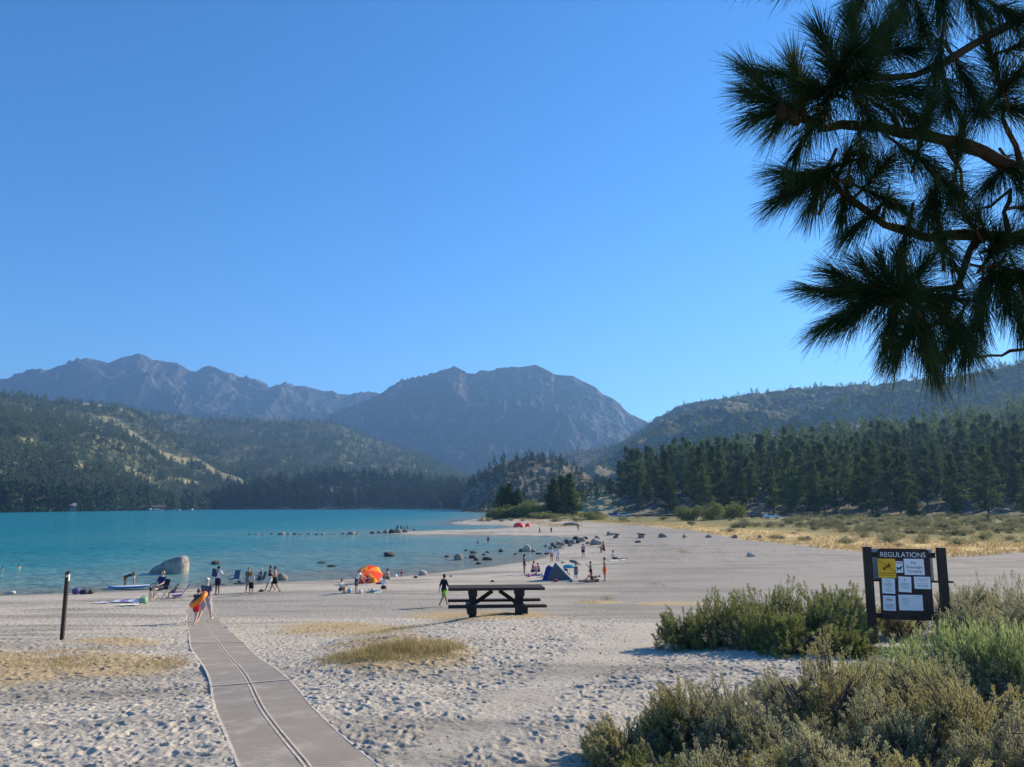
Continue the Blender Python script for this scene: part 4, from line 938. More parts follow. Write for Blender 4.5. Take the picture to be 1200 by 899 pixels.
TF = [(903, 118, 3.1, -1, -.45, 0, 420, .95), (890, 95, 3.1, -.7, -.9, .1, 300, .8), (925, 135, 3.1, -.8, .7, -.2, 260, .8), (935, 95, 3.05, -.3, -1, -.3, 340, .95), (912, 128, 3.1, -1, .25, .2, 240, .7),
    (990, 78, 2.9, 0, -.2, -1, 620, 1.45), (1003, 92, 2.9, .1, .4, -1, 460, 1.5), (970, 60, 3.0, -.4, -1, -.2, 420, 1.0), (1020, 60, 3.0, .3, -1, -.2, 420, 1.0), (1045, 105, 3.0, .8, .3, -.5, 380, 1.1), (955, 105, 3.0, -.8, .1, -.5, 360, 1.1), (1000, 40, 3.0, 0, -1, .2, 380, .9), (1040, 40, 3.05, .4, -1, .1, 320, .9), (965, 130, 3.05, -.3, .8, -.5, 300, 1.1), (1015, 130, 3.05, .1, .9, -.5, 320, 1.1), (1060, 130, 3.1, .5, .8, -.4, 300, 1.1),
    (950, 205, 3.2, -1, .35, 0, 380, .85), (938, 205, 3.2, -1, -.2, .1, 280, .7), (960, 220, 3.2, -.5, 1, -.1, 320, .8), (990, 232, 3.25, -.3, 1, -.2, 300, .9), (985, 200, 3.2, .2, -.6, -.6, 300, 1.2), (1030, 200, 3.2, .1, -.2, -1, 380, 1.4), (1040, 235, 3.25, .4, .6, -.6, 300, 1.1), (1010, 175, 3.2, -.2, .8, -.5, 300, 1.1), (1075, 185, 3.2, .3, .7, -.5, 300, 1.1),
    (1015, 358, 3.2, -1, -.1, 0, 460, .95), (1000, 345, 3.2, -1, -.6, .1, 380, .9), (1010, 375, 3.2, -.9, .6, -.1, 420, .9), (1050, 360, 3.15, 0, .2, -1, 620, 1.45), (1040, 325, 3.2, -.3, -1, 0, 360, .9), (1045, 395, 3.2, -.3, 1, -.1, 420, .9), (1080, 395, 3.2, .1, 1, -.1, 440, .9), (1105, 385, 3.25, .5, 1, -.1, 360, .9), (1075, 335, 3.2, .4, -.7, -.5, 340, 1.1), (1095, 360, 3.2, .7, .3, -.5, 360, 1.2), (1115, 410, 3.3, -.4, .8, 0, 280, .8), (1025, 340, 3.2, -.7, -.8, 0, 300, .8), (1125, 405, 3.3, .6, .9, 0, 220, .8),
    (1175, 350, 3.4, 0, 1, -.3, 420, 1.1), (1160, 330, 3.4, -.6, .7, -.3, 320, 1.0), (1190, 320, 3.4, .5, .4, -.7, 420, 1.3), (1165, 290, 3.35, -.2, -.3, -1, 420, 1.4), (1195, 280, 3.4, .3, 0, -1, 460, 1.45), (1205, 360, 3.45, .2, 1, -.2, 320, .9), (1150, 262, 3.35, -.6, -.3, -.6, 300, 1.2), (1125, 240, 3.3, -.6, -.7, -.3, 320, 1.0), (1100, 262, 3.3, -.2, -1, -.3, 300, .9), (1110, 215, 3.25, .1, .8, -.6, 320, 1.2),
    (1180, 100, 3.3, .1, -.2, -1, 460, 1.45), (1150, 130, 3.3, -.5, .3, -.7, 360, 1.2), (1165, 75, 3.25, -.4, -.8, -.3, 340, 1.0), (1200, 130, 3.3, .4, .5, -.6, 400, 1.3), (1110, 110, 3.2, -.2, .7, -.4, 300, 1.0), (1130, 90, 3.2, .2, .9, -.2, 300, .9), (1100, 70, 3.1, -.3, .9, -.2, 240, .8), (1190, 200, 3.4, -.1, .8, -.6, 380, 1.2), (1165, 210, 3.35, -.6, .6, -.4, 300, 1.0), (1215, 240, 3.4, 0, .3, -1, 380, 1.4),
    (1060, 0, 3.2, -.3, .9, -.1, 360, 1.0), (1100, -5, 3.25, 0, 1, -.1, 380, .9), (1140, 0, 3.3, .2, 1, -.2, 400, 1.0), (1180, 15, 3.3, .1, .8, -.6, 420, 1.2), (1010, -5, 3.2, -.5, .7, -.2, 360, 1.0), (1205, 50, 3.3, .2, .3, -1, 400, 1.4), (1080, 25, 3.2, -.1, 1, -.4, 320, 1.0), (950, -38, 3.1, -.6, .35, 0, 300, .7), (905, -42, 3.1, -.8, .5, 0, 220, .6), (1055, 60, 3.1, .2, .5, -.8, 320, 1.2), (940, 165, 3.1, -.5, .9, -.1, 200, .7),
    (1085, 145, 3.2, .2, -.9, -.3, 260, .8), (1125, 165, 3.3, .1, -.9, -.2, 260, .8), (1090, 240, 3.25, -.4, .9, -.2, 260, .8), (1060, 285, 3.3, -.3, .9, -.1, 260, .8), (1110, 295, 3.3, .3, .9, -.2, 260, .8), (1150, 375, 3.35, -.2, 1, -.1, 300, .8), (1195, 385, 3.4, .1, 1, -.1, 260, .8), (1135, 415, 3.35, -.3, .9, 0, 220, .7), (1060, 410, 3.2, -.5, .9, 0, 300, .8), (985, 385, 3.2, -.9, .5, 0, 280, .7), (975, 355, 3.2, -1, -.1, 0, 280, .6), (1090, 425, 3.25, .1, 1, 0, 280, .7), (1060, 320, 3.2, -.2, -1, .1, 240, .7), (1010, 260, 3.25, -.7, .6, -.1, 240, .7), (930, 225, 3.2, -.9, .5, 0, 260, .6), (925, 90, 3.1, -1, -.3, 0, 260, .7)]
for k, (px, py, d, dx, dy, dz, n, sp) in enumerate(TF): tuft(px, py - (14 if py > 330 else 0), d, dx, dy, dz, int(n * 1.3), sp, seed=k)
for px, py in ((917, 131), (932, 137)):
    b = MB(); b.ball((0, 0, 0), (.028, .028, .036), 12, 9, lambda v: tuple(np.array(v) * (1 + .12 * math.sin(v[2] * 18 + math.atan2(v[1], v[0]) * 5)))); b.build('pine_cone', CONE, tree, loc=tl(wp(px, py, 3.08)))

# pebbles and grit on the sand: nobody could count them
def pebbles(name, n, y0, y1, s0, s1, mat, seed, label):
    rng = np.random.default_rng(seed); parts = []
    b = MB(); b.ball((0, 0, 0), 1, 6, 4); bv = np.array(b.V); bf = np.array([tuple(f) + ((f[-1],) if len(f) == 3 else ()) for f in b.F])
    y = y0 * (y1 / y0) ** rng.random(n); x = rng.uniform(-.75, .75, n) * y; z, sd = height(x, y)
    on = (x > mat_x(GL, y) - .05) & (x < mat_x(GR, y) + .05) & (y < MAT_Y1)
    for k in np.nonzero((sd > .3) & ~on)[0]:
        r = s0 * (s1 / s0) ** rng.random() ** 1.6 * (1 + y[k] / 90); a = rng.random() * 6.28; c, s_ = math.cos(a), math.sin(a); e = r * np.array([1, rng.uniform(.6, 1), rng.uniform(.4, .8)])
        v = bv * e * (1 + .15 * rng.normal(size=(len(bv), 1))); parts.append((np.stack([v[:, 0] * c - v[:, 1] * s_, v[:, 0] * s_ + v[:, 1] * c, v[:, 2]], 1) + [x[k], y[k], z[k] + r * .15], bf))
    V, Q = join(parts); me = bpy.data.meshes.new(name); me.from_pydata([tuple(q) for q in V], [], [tuple(dict.fromkeys(q)) for q in Q.tolist()]); me.materials.append(mat); tag(link(name, me), label, kind='stuff')
pebbles('pebbles', 2600, 5, 60, .006, .020, mottled('pebble stone', (.30, .27, .23), (.14, .125, .11), 8, .9, .3, .003, .1), 901, 'small grey pebbles strewn over the sand')
pebbles('gravel', 2200, 5, 40, .006, .018, mottled('pale pebble stone', (.62, .56, .48), (.45, .40, .33), 8, .9, .3, .003, .1), 902, 'pale pumice grit on the sand')
# ------------------------------------------------------------------ rocks
GRAN = mottled('granite boulder', (.40, .35, .29), (.22, .19, .16), 3.0, .9, .7, .05, .2)
GRAND = mottled('dark wet rock', (.13, .112, .09), (.055, .048, .042), 4.0, .9, .7, .05, .4)
GRANL = mottled('pale rock', (.62, .55, .46), (.38, .34, .28), 3.0, .9, .6, .05, .2)
def rock_mesh(seed, fn=None):
    b = MB(); b.ball((0, 0, 0), 1, 22, 14); V = np.array(b.V); rng = np.random.default_rng(seed)
    q = np.ones(len(V))
    for _ in range(9):     # cut by random planes: angular faces
        d = unit(rng.normal(size=3)); c = rng.uniform(.62, .92); s = V @ d; V = V - np.outer(np.maximum(s - c, 0), d) * .85
    V += unit(V) * (.06 * fbm(V[:, 0] * 2.2 + seed, V[:, 1] * 2.2 + V[:, 2] * 1.7, 3, seed))[:, None]
    if fn: V = fn(V)
    b.V = [tuple(v) for v in V]; return b
ROCKS = [rock_mesh(500 + k) for k in range(7)]
RM = {(k, m.name): ROCKS[k].mesh('boulder', m, True) for k in range(7) for m in (GRAN, GRAND, GRANL)}
def rock(px, py, w, h, label, m=GRAN, k=None, group=None, water=False):
    p = ground(px, py); s = depth(p) / F; k = int(rg.integers(7)) if k is None else k
    o = link('boulder', RM[(k, m.name)]); hw, hh = w * s * .5, h * s
    o.scale = (hw, hw * rg.uniform(.75, 1.0), hh * .78); o.location = (p[0], p[1] + hw * .5, p[2] + hh * .26); o.rotation_euler = (rg.uniform(-.12, .12), rg.uniform(-.12, .12), rg.random() * 6.28)
    return tag(o, label, 'rock', group)
# the big boulder standing in the lake: long low end and a steep end
BB = MB(); Vb = []; nx, nc = 40, 28
for a in range(nx + 1):
    x = -1 + 2 * a / nx; hh = float(np.interp(x, [-1, -.93, -.8, -.5, 0, .4, .62, .8, .92, .975, 1], [.0, .17, .32, .53, .80, .95, 1.0, .98, .86, .62, .0])); dd = float(np.interp(x, [-1, -.9, -.5, .3, .8, .95, 1], [.02, .35, .62, .75, .66, .45, .02]))
    for k in range(nc):
        t = 2 * PI * k / nc; c_, s_ = math.cos(t), math.sin(t); y = dd * math.copysign(abs(c_) ** .55, c_); z = hh * math.copysign(abs(s_) ** .60, s_) * (1 if s_ > 0 else .5)
        Vb.append((x + .05 * z, y, z))
Vb = np.array(Vb); Vb += unit(Vb) * (.05 * fbm(Vb[:, 0] * 2.2 + 3, Vb[:, 1] * 2.2 + Vb[:, 2] * 2.6, 4, 5) + .012 * fbm(Vb[:, 0] * 9, Vb[:, 1] * 9 + Vb[:, 2] * 8, 3, 6))[:, None]
BB.add(Vb, [(a * nc + k, (a + 1) * nc + k, (a + 1) * nc + (k + 1) % nc, a * nc + (k + 1) % nc) for a in range(nx) for k in range(nc)])
p = ground(192, 673); s = depth(p) / F; o = BB.build('boulder', mottled('lake boulder granite', (.42, .375, .32), (.20, .178, .155), 2.2, .9, .8, .05, .2), smooth_=True)
o.location = (p[0], p[1] + .8, WATER - .05); o.scale = (22.5 * s, 17 * s, 21.5 * s); tag(o, 'big pale boulder standing in the lake with one steep end', 'rock')
# breakwater line far out
bw = [(292, 627, 5, 2), (301, 626.6, 6, 2), (309, 626.8, 4, 2), (318, 626.5, 5, 2.5), (329, 627, 10, 5), (338, 626.6, 6, 2.5), (345, 626.8, 6, 3), (352, 627, 5, 2), (362, 626.6, 6, 3), (371, 626.8, 5, 2.5), (378, 627, 6, 3), (392, 626.5, 5, 2), (402, 626.2, 5, 2),
      (411, 626.4, 12, 5), (419, 626.2, 5, 2), (436, 625.4, 8, 4), (444, 625, 7, 3.4), (452, 624.6, 8, 5), (459, 624.2, 9, 6), (466, 624.4, 10, 7), (475, 624.0, 9, 6)]
for q, (px, py, w, h) in enumerate(bw): rock(px, py, w * .9, h * .72, 'small rock in the line across the bay mouth' if q not in (4, 13) and q < 15 else {4: 'larger grey rock in the line across the bay mouth', 13: 'largest grey rock in the line across the bay mouth'}.get(q, 'dark rock at the tip of the sand spit'), GRAN if q % 3 else GRAND, group='rocks in line across the bay' if q < 15 else 'rocks at the spit tip')
for px, py, w, h, lab, m in [(376, 660, 12, 2, 'flat dark rock lying low in the bay', GRAND), (388, 664.5, 12, 2.6, 'dark flat rock nearest to the umbrella in the water', GRAND), (455, 652.5, 15, 6, 'dark humped rock alone in the bay beyond the umbrella', GRAND), (523, 653, 7, 2.5, 'small low rock in the bay', GRAND), (537, 656.5, 12, 7, 'peaked grey rock in the bay', GRAN),
        (554, 654.5, 10, 4.5, 'rounded rock beside the peaked rock in the bay', GRAND), (558, 657, 7, 3.5, 'small rock touching the rounded rock in the bay', GRAND), (555, 648.5, 12, 3, 'long flat rock in the bay', GRAND), (571, 656.5, 13, 4, 'broad low rock close to shore in the bay', GRAND), (561, 661.5, 8, 3, 'dark rock in the shallows by the sand', GRAND),
        (567, 651, 5, 2.5, 'small rock beyond the broad low rock', GRAND), (571, 648, 5, 2.5, 'tiny rock off the long flat rock', GRAND), (587, 647, 6, 3.5, 'single small rock in the middle of the bay', GRAND), (546, 645.5, 6, 1.8, 'thin sliver of rock far in the bay', GRAND),
        (618, 646.5, 12, 8, 'pale pointed boulder at the water edge', GRANL), (611, 647, 6, 4, 'dark stone against the pale pointed boulder', GRAND), (625, 647, 7, 4, 'low stone on the other side of the pale pointed boulder', GRAN), (632, 649.6, 9, 2, 'flat stone in the shallows near the pointed boulder', GRAND), (641, 649.4, 8, 2.2, 'second flat stone in the shallows near the pointed boulder', GRAND), (604, 650, 5, 2, 'small dark stone off the pointed boulder', GRAND),
        (252, 661.5, 12, 4.5, 'low rounded rock standing in the lake behind the beach chair', GRAND), (330, 680, 13, 8, 'grey boulder on the waterline beside the walking boys', GRAN), (495, 674.5, 11, 6, 'white stone on the sand at the waterline', GRANL), (487, 677.5, 5, 3, 'small grey stone before the white stone', GRAN),
        (699, 639, 17, 8, 'dark grey boulder behind the person in red', GRAN), (881, 653, 13, 6, 'white topped boulder alone on the grey sand', GRANL), (715, 628, 9, 5, 'grey boulder with a stick pile on top', GRAN), (700, 634, 8, 6, 'grey stone above the dark grey boulder', GRAN), (748, 636, 9, 2.5, 'flat dark stone on open sand', GRAND), (752, 637.6, 0, 0, '', None), (673, 616.5, 26, 4, 'long grey rock slab at the back of the sand', GRAN),
        (660, 660, 6, 2, 'low stone on the sand beyond the tents', GRAN), (528, 676, 4, 1.5, 'small dark pebble on the shore sand', GRAND), (577, 682, 5, 2, 'small dark stone beyond the picnic table', GRAND), (775, 630, 7, 3, 'low pale rock before the dry grass', GRANL)]:
    if m is not None: rock(px, py, w, h, lab, m)
for q, (px, py, w, h) in enumerate([(648, 640, 7, 4), (655, 638.6, 8, 5), (660, 640, 6, 4), (665, 637.6, 7, 5), (671, 638, 8, 5.5), (668, 640.4, 6, 3.5), (677, 637, 7, 5), (664, 635, 6, 3.4), (682, 635, 9, 5), (675, 633, 10, 4.5), (689, 637.4, 6, 3), (645, 643.5, 5, 3), (651, 642, 5, 2.6), (657, 642, 5, 3), (640, 641, 5, 3), (686, 632, 7, 3.4)]):
    rock(px, py, w, h, 'grey stone in the rock pile at the head of the bay', GRAN if q % 3 else GRAND, group='stones at the head of the bay')
for px, py, w, h, lab in [(722, 631, 7, 5, 'barrier stone carrying a dark flat top, first of the row'), (752, 631, 9, 5.5, 'barrier stone with a dark slanted top'), (777, 630, 11, 4.5, 'broad pale barrier stone'), (803, 630.5, 6.5, 4, 'squat barrier stone after the broad pale one'), (831, 630.5, 8, 4, 'brown barrier stone before the dry field'), (862, 631, 7, 4.5, 'dark cubic barrier stone'), (891, 632, 6, 5, 'dark upright barrier stone'), (918, 632, 6, 4.5, 'small upright barrier stone'), (947, 632.5, 7, 4.5, 'last barrier stone before the yellow grass')]:
    rock(px, py, w, h, lab, GRAN, group='barrier stones across the beach')
LOGM = mottled('weathered dark wood', (.10, .08, .065), (.05, .04, .035), 8, .9, .5, .01)
for px, py, w, lab in [(722, 626, 8, 'dark flat board lying on the first barrier stone'), (752, 626, 9, 'dark slanted board lying on a barrier stone')]:
    p = ground(px, 631); s = depth(p) / F; b = MB(); b.box((0, 0, 0), (w * s, .9, .18), Matrix.Rotation(.08, 3, 'Y'), .03); b.build('board', LOGM, loc=(p[0], p[1] + .3, p[2] + 4.9 * s)); tag(SC.objects[-1] if False else COL.objects[-1], lab, 'board')
# ------------------------------------------------------------------ picnic table
TIMBER = mottled('brown stained timber', (.055, .035, .028), (.028, .02, .018), 6, .75, .5, .004, .3)
pl_, pr_ = ground(552, 722), ground(606, 718); tp = ground(581, 721); ang = math.atan2(pr_[1] - pl_[1], pr_[0] - pl_[0]) * .35
sc_ = depth(tp) / F; LT = 112 * sc_; tz = gz(tp[0], tp[1])
t = empty('picnic_table', (tp[0], tp[1], tz), R(5), 'dark brown heavy timber picnic table on the sand', 'picnic table')
TH = 33 * sc_; SH = TH * .46; pw = LT * .245; tt = .075
for k in range(3):
    pass
b = MB()
for k in range(4): b.box((0, -.36 + k * .24, TH - tt / 2), (LT, .225, tt), None, .012)
b.build('tabletop', TIMBER, t)
for sy in (-1, 1):
    b = MB(); b.box((0, sy * .72, SH - .035), (LT, .27, .07), None, .012); b.build('bench', TIMBER, t)
for sx in (-1, 1):
    for sy in (-1, 1):
        b = MB(); b.box((sx * pw, sy * .24, TH / 2 - tt / 2 - .05), (.19, .17, TH - tt + .1), None, .012); b.build('leg', TIMBER, t)
    b = MB(); b.box((sx * pw, 0, TH - tt - .09), (.24, .86, .17), None, .01); b.build('cross_beam', TIMBER, t)
    b = MB(); b.box((sx * (pw + .04), 0, SH - .155), (.26, 1.66, .17), None, .01); b.build('seat_beam', TIMBER, t)
    b = MB(); b.bar((sx * (pw - .09), 0, SH - .02), (sx * .10, 0, TH - tt - .05), .10, .11); b.build('brace', TIMBER, t)
# ------------------------------------------------------------------ marker post
p = ground(72.5, 750); s = depth(p) / F; ph = 77 * s
t = empty('marker_post', p, R(4), 'slim dark brown marker post with a small pale plate, on the sand', 'post')
b = MB(); hw = .038
b.add([(-hw, -hw, -.3), (hw, -hw, -.3), (hw, hw, -.3), (-hw, hw, -.3), (-hw, -hw, ph), (hw, -hw, ph), (hw, hw, ph + .035), (-hw, hw, ph + .035)], [(0, 3, 2, 1), (4, 5, 6, 7), (0, 1, 5, 4), (1, 2, 6, 5), (2, 3, 7, 6), (3, 0, 4, 7)]); b.build('pole', TIMBER, t)
b = MB(); b.box((hw + .006, 0, ph - .12), (.01, .07, .16)); b.box((.01, -hw - .006, ph - .08), (.06, .01, .06)); b.build('plate', mottled('pale plate', (.7, .7, .66), (.55, .55, .5), 9, .5, 0), t)
# ------------------------------------------------------------------ notice board
BOARD = mottled('brown board paint', (.045, .03, .026), (.025, .018, .017), 7, .65, .4, .003, .3)
PAPER = mottled('white paper', (.82, .84, .86), (.74, .76, .79), 4, .6, 0); INK = mottled('grey print', (.30, .31, .34), (.22, .23, .25), 9, .7, 0); DARKINK = mottled('black print', (.03, .03, .035), None, 9, .7, 0)
WHITE = mottled('white paint', (.82, .81, .78), (.70, .69, .66), 9, .6, 0); YEL = mottled('yellow sign', (.85, .50, .03), (.78, .43, .02), 4, .5, 0); REDBR = mottled('dark red print', (.32, .045, .02), None, 9, .6, 0); REDP = mottled('red print', (.55, .10, .08), None, 9, .6, 0)
sp_ = ground(1064, 757); sp_ = xy(1066, 15.0); sd_ = depth(sp_); Zm = sd_ / F * (160 / 899.)   # metres per zoom pixel
facing = math.atan2(sp_[0], sp_[1])
board = empty('notice_board', (sp_[0], sp_[1], sp_[2] - .13), -facing * .55, 'brown timber notice board headed REGULATIONS with pinned papers', 'notice board')
def sx_(xz, yz): return (xz - (446 + (yz - 138) * .055)) * Zm * .97
def sz_(yz): return (808 - yz) * Zm
for cx in (215, 678):
    x = sx_(cx + (4 if cx > 400 else 0), 138); b = MB(); b.box((x, 0, sz_(138) / 2 - .2), (.145, .14, sz_(138) + .4), None, .008); b.build('post', BOARD, board)
for yz, hz in ((190, 34), (588, 34)):
    b = MB(); b.box((0, .03, sz_(yz)), (sx_(678, 138) - sx_(215, 138) - .17, .07, hz * Zm), None, .005); b.build('rail', BOARD, board)
xa, xb = sx_(282, 220), sx_(610, 220); zt_, zb = sz_(148), sz_(610); rr = .07
pts = [(xa, zb), (xb, zb), (xb, zt_ - rr)] + [(xb - rr + rr * math.cos(a), zt_ - rr + rr * math.sin(a)) for a in np.linspace(.2, PI / 2, 5)] + [(xa + rr - rr * math.sin(a), zt_ - rr + rr * math.cos(a)) for a in np.linspace(0, 1.37, 5)] + [(xa, zt_ - rr)]
b = MB(); b.prism(pts, -.045, -.008); b.build('panel', BOARD, board)
b = MB(); b.box((sx_(440, 250), .22, sz_(262)), (sx_(668, 260) - sx_(246, 260), .02, 215 * Zm)); b.build('rear_panel', mottled('pale rear panel', (.62, .62, .66), (.52, .52, .56), 4, .6, 0), board)
b = MB(); b.box((sx_(505, 362), .30, sz_(365)), (520 * Zm, .30, .035), None, .004); b.build('shelf', BOARD, board)
def text(name, s, size, x, z, y, mat, parent, align='CENTER', ext=.002, sc=(1, 1, 1)):
    cu = bpy.data.curves.new(name, 'FONT'); cu.body = s; cu.size = size; cu.align_x = align; cu.align_y = 'CENTER'; cu.extrude = ext; cu.space_line = .95
    o = bpy.data.objects.new(name, cu); COL.objects.link(o); dg = bpy.context.evaluated_depsgraph_get()
    me = bpy.data.meshes.new_from_object(o.evaluated_get(dg)); bpy.data.objects.remove(o); bpy.data.curves.remove(cu)
    me.materials.clear(); me.materials.append(mat); me.name = name
    return link(name, me, parent, (x, y, z), (PI / 2, 0, 0)) if sc == (1, 1, 1) else _sc(link(name, me, parent, (x, y, z), (PI / 2, 0, 0)), sc)
def _sc(o, s): o.scale = s; return o
text('lettering', 'REGULATIONS', .128, sx_(440, 188), sz_(189), -.05, WHITE, board, ext=.003, sc=(.93, 1, 1))
def paper(x0, x1, y0, y1, mat=PAPER, name='paper', tilt=0):
    cx, cz = (x0 + x1) / 2, (y0 + y1) / 2; b = MB(); b.box((0, 0, 0), ((x1 - x0) * Zm, .004, (y1 - y0) * Zm)); return b.build(name, mat, board, (sx_(cx, cz), -.048, sz_(cz)), (0, tilt, 0)), (x1 - x0) * Zm, (y1 - y0) * Zm
def lines(par, w, h, rows, x0=-.40, mat=INK, name='print'):
    b = MB(); rr_ = random.Random(int(w * 9999 + h * 777))
    for z, ln in rows: b.box((x0 * w + ln * w * .5 if x0 else 0, -.0032, z * h), (ln * w, .001, h * .022 + .002))
    b.build(name, mat, par)
yo, w, h = paper(284, 393, 215, 340, YEL, 'warning_sign')
b = MB()
for (x, z, s, r_) in ((.14, .17, .15, .5), (-.14, -.02, .15, .3), (0, .07, .10, .9)):   # scattered dark flame shapes
    b.prism([(x * w + s * w * math.cos(a + r_) * (1 if k % 2 else .42), z * h + s * h * math.sin(a + r_) * (1 if k % 2 else .42)) for k, a in enumerate(np.linspace(0, 2 * PI, 13)[:-1])], -.0045, -.0025)
b.build('flame_symbol', REDBR, yo)
b = MB(); b.bar((-.46 * w, -.004, .44 * h), (.47 * w, -.004, -.18 * h), .002, .034, (0, 1, 0)); b.build('slash', DARKINK, yo)
b = MB(); b.box((0, -.0035, -.26 * h), (.94 * w, .001, .012)); b.box((0, -.0035, -.36 * h), (.8 * w, .001, .010)); b.build('print', REDBR, yo)
do, w, h = paper(396, 440, 230, 305, PAPER, 'dog_sign')
dog = [(-.34, -.30), (-.34, -.05), (-.42, .08), (-.36, .10), (-.28, .03), (.10, .05), (.20, .20), (.30, .18), (.40, .10), (.40, .05), (.28, .04), (.22, -.08), (.20, -.30), (.13, -.30), (.11, -.12), (-.18, -.12), (-.24, -.30)]
b = MB(); b.prism([(x * w * 1.05, (z - .08) * h * .95) for x, z in dog], -.0045, -.0025); b.build('dog_symbol', DARKINK, do)
b = MB(); b.box((0, -.0032, .36 * h), (.86 * w, .001, .16 * h)); b.build('red_band', mottled('pale red band', (.70, .42, .42), None, 9, .6, 0), do)
co_, w, h = paper(450, 572, 213, 318, PAPER, 'camping_sign')
for s, z in (('No', .26), ('Overnight', -.02), ('Camping', -.27)): text('lettering', s, .068, 0, z * h, -.003, DARKINK, co_, ext=.001)
po, w, h = paper(308, 387, 343, 442, tilt=.03); lines(po, w, h, [(.38, .5), (.26, .2), (.18, .6), (.08, .65), (.0, .5), (-.12, .3), (-.24, .55), (-.34, .6)], 0)
po, w, h = paper(412, 490, 330, 430, tilt=.04); lines(po, w, h, [(.05, .55), (-.02, .7), (-.10, .65), (-.18, .7), (-.27, .4)], 0); b = MB(); b.ball((0, -.003, .28 * h), (.012, .001, .014), 10, 6); b.build('emblem', DARKINK, po)
po, w, h = paper(511, 610, 328, 407, tilt=.0); lines(po, w, h, [(.30, .7), (.18, .35), (-.08, .55), (-.20, .65), (-.30, .6)], 0)
po, w, h = paper(313, 390, 455, 552, tilt=.03); lines(po, w, h, [(-.08, .6), (-.16, .7), (-.24, .65), (-.33, .5)], 0); b = MB(); b.box((-.0, -.0032, .22 * h), (.5 * w, .001, .12 * h)); b.build('red_heading', mottled('faded red', (.62, .36, .33), None, 9, .6, 0), po)
po, w, h = paper(413, 558, 447, 547, tilt=-.01); lines(po, w, h, [(.28, .3), (.2, .3), (.12, .28), (.04, .32), (-.04, .3), (-.12, .26), (-.2, .3)], -.36, mottled('faint print', (.62, .63, .64), None, 9, .7, 0)); lines(po, w, h, [(.38, .32)], .10)
# ------------------------------------------------------------------ cars in the far parking strip
def car(px, py, wpx, colr, label, rz=0, kind='wagon'):
    p = ground(px, py); L = 4.5; t = empty('parked_car', (p[0], p[1] + .5, gz(p[0], p[1] + .5) + .02), rz, label, 'car')
    paint = mottled('car paint ' + label[:18], colr, tuple(c * .9 for c in colr), 2, .25, 0, spec=.5); glass = mottled('car glass', (.02, .025, .03), None, 3, .1, 0, spec=.6); rub = mottled('tyre rubber', (.02, .02, .02), None, 9, .9, 0); rim = mottled('wheel rim', (.5, .5, .52), None, 9, .35, 0, metal=.8)
    body = [(-2.25, .35), (2.25, .35), (2.28, .62), (2.15, .82), (1.25, .95), (.55, 1.42), (-1.5, 1.46), (-2.1, 1.02), (-2.27, .8)] if kind == 'wagon' else [(-2.6, .42), (2.5, .42), (2.55, .75), (2.4, 1.0), (1.4, 1.08), (.8, 1.62), (-.6, 1.62), (-.75, 1.08), (-2.6, 1.05)]
    b = MB(); b.prism(body, -.85, .85); b.build('body', paint, t)
    gl = [(.98, 1.0), (.50, 1.36), (-1.42, 1.39), (-1.85, 1.03)] if kind == 'wagon' else [(1.15, 1.12), (.72, 1.55), (-.52, 1.55), (-.58, 1.12)]
    for s in (-1, 1): b = MB(); b.prism(gl, s * .855 - .008, s * .855 + .008); b.build('window', glass, t)
    for sx in (-1.4, 1.42):
        for s in (-1, 1):
            b = MB(); b.tube([(sx, s * .80 - .1, .33), (sx, s * .80 + .1, .33)], .33, 16); wv = b.build('wheel', rub, t); b = MB(); b.tube([(sx, s * .80 - .105, .33), (sx, s * .80 + .105, .33)], .19, 12); b.build('rim', rim, wv)
    for s in (-1, 1): b = MB(); b.box((2.22 if kind == 'wagon' else 2.5, s * .6, .72), (.1, .3, .12)); b.build('headlight', WHITE, t)
car(905, 608.2, 16, (.80, .81, .82), 'white parked car beside the willow bushes', R(6)); car(888, 607.4, 14, (.05, .055, .07), 'dark pickup next to the white parked car', R(4), 'pickup'); car(880, 605.8, 12, (.12, .13, .15), 'dark grey car half behind the willow bush', R(2))
car(731, 606.0, 14, (.55, .58, .62), 'silver car parked below the tall end pines', R(5)); car(721, 604.4, 14, (.08, .14, .26), 'blue pickup parked behind the silver car', R(3), 'pickup'); car(698, 604.0, 12, (.16, .03, .03), 'dark red car at the foot of the dry slope', R(-4)); car(690, 603.8, 12, (.04, .04, .045), 'black car beside the dark red car', R(8))
# ------------------------------------------------------------------ houses and boats on the far bank
def house(px, v, w, d_, h, rh, wall, roof, label, rows=2, cols=4, rz=0):
    p = s_C1(np.array([px]), np.array([v]))[0]; t = empty('lodge', (p[0], p[1], p[2] - .5), math.atan2(-p[0], p[1]) + rz, label, 'house')
    wm = mottled('house wall ' + label[:12], wall, None, 1, .8, .2); rm = mottled('house roof ' + label[:12], roof, None, 2, .8, .2)
    b = MB(); b.box((0, 0, h / 2), (w, d_, h)); b.build('wall', wm, t)
    b = MB(); b.add([(-w * .55, -d_ * .6, h), (w * .55, -d_ * .6, h), (w * .55, d_ * .6, h), (-w * .55, d_ * .6, h), (-w * .55, 0, h + rh), (w * .55, 0, h + rh)], [(0, 1, 5, 4), (2, 3, 4, 5), (0, 4, 3), (1, 2, 5), (0, 3, 2, 1)]); b.build('roof', rm, t)
    gm = mottled('pale window', (.22, .21, .20), (.10, .10, .10), 1, .4, 0)
    for r_ in range(rows):
        for c in range(cols): b = MB(); b.box((-w / 2 + (c + .5) * w / cols, -d_ / 2 - .03, (r_ + .55) * h / rows), (w / cols * .55, .06, h / rows * .5)); b.build('window', gm, t)
    return t
house(24, .040, 17, 9, 9, 4, (.10, .07, .055), (.09, .06, .06), 'dark brown timber lodge among the shore conifers', 3, 5)
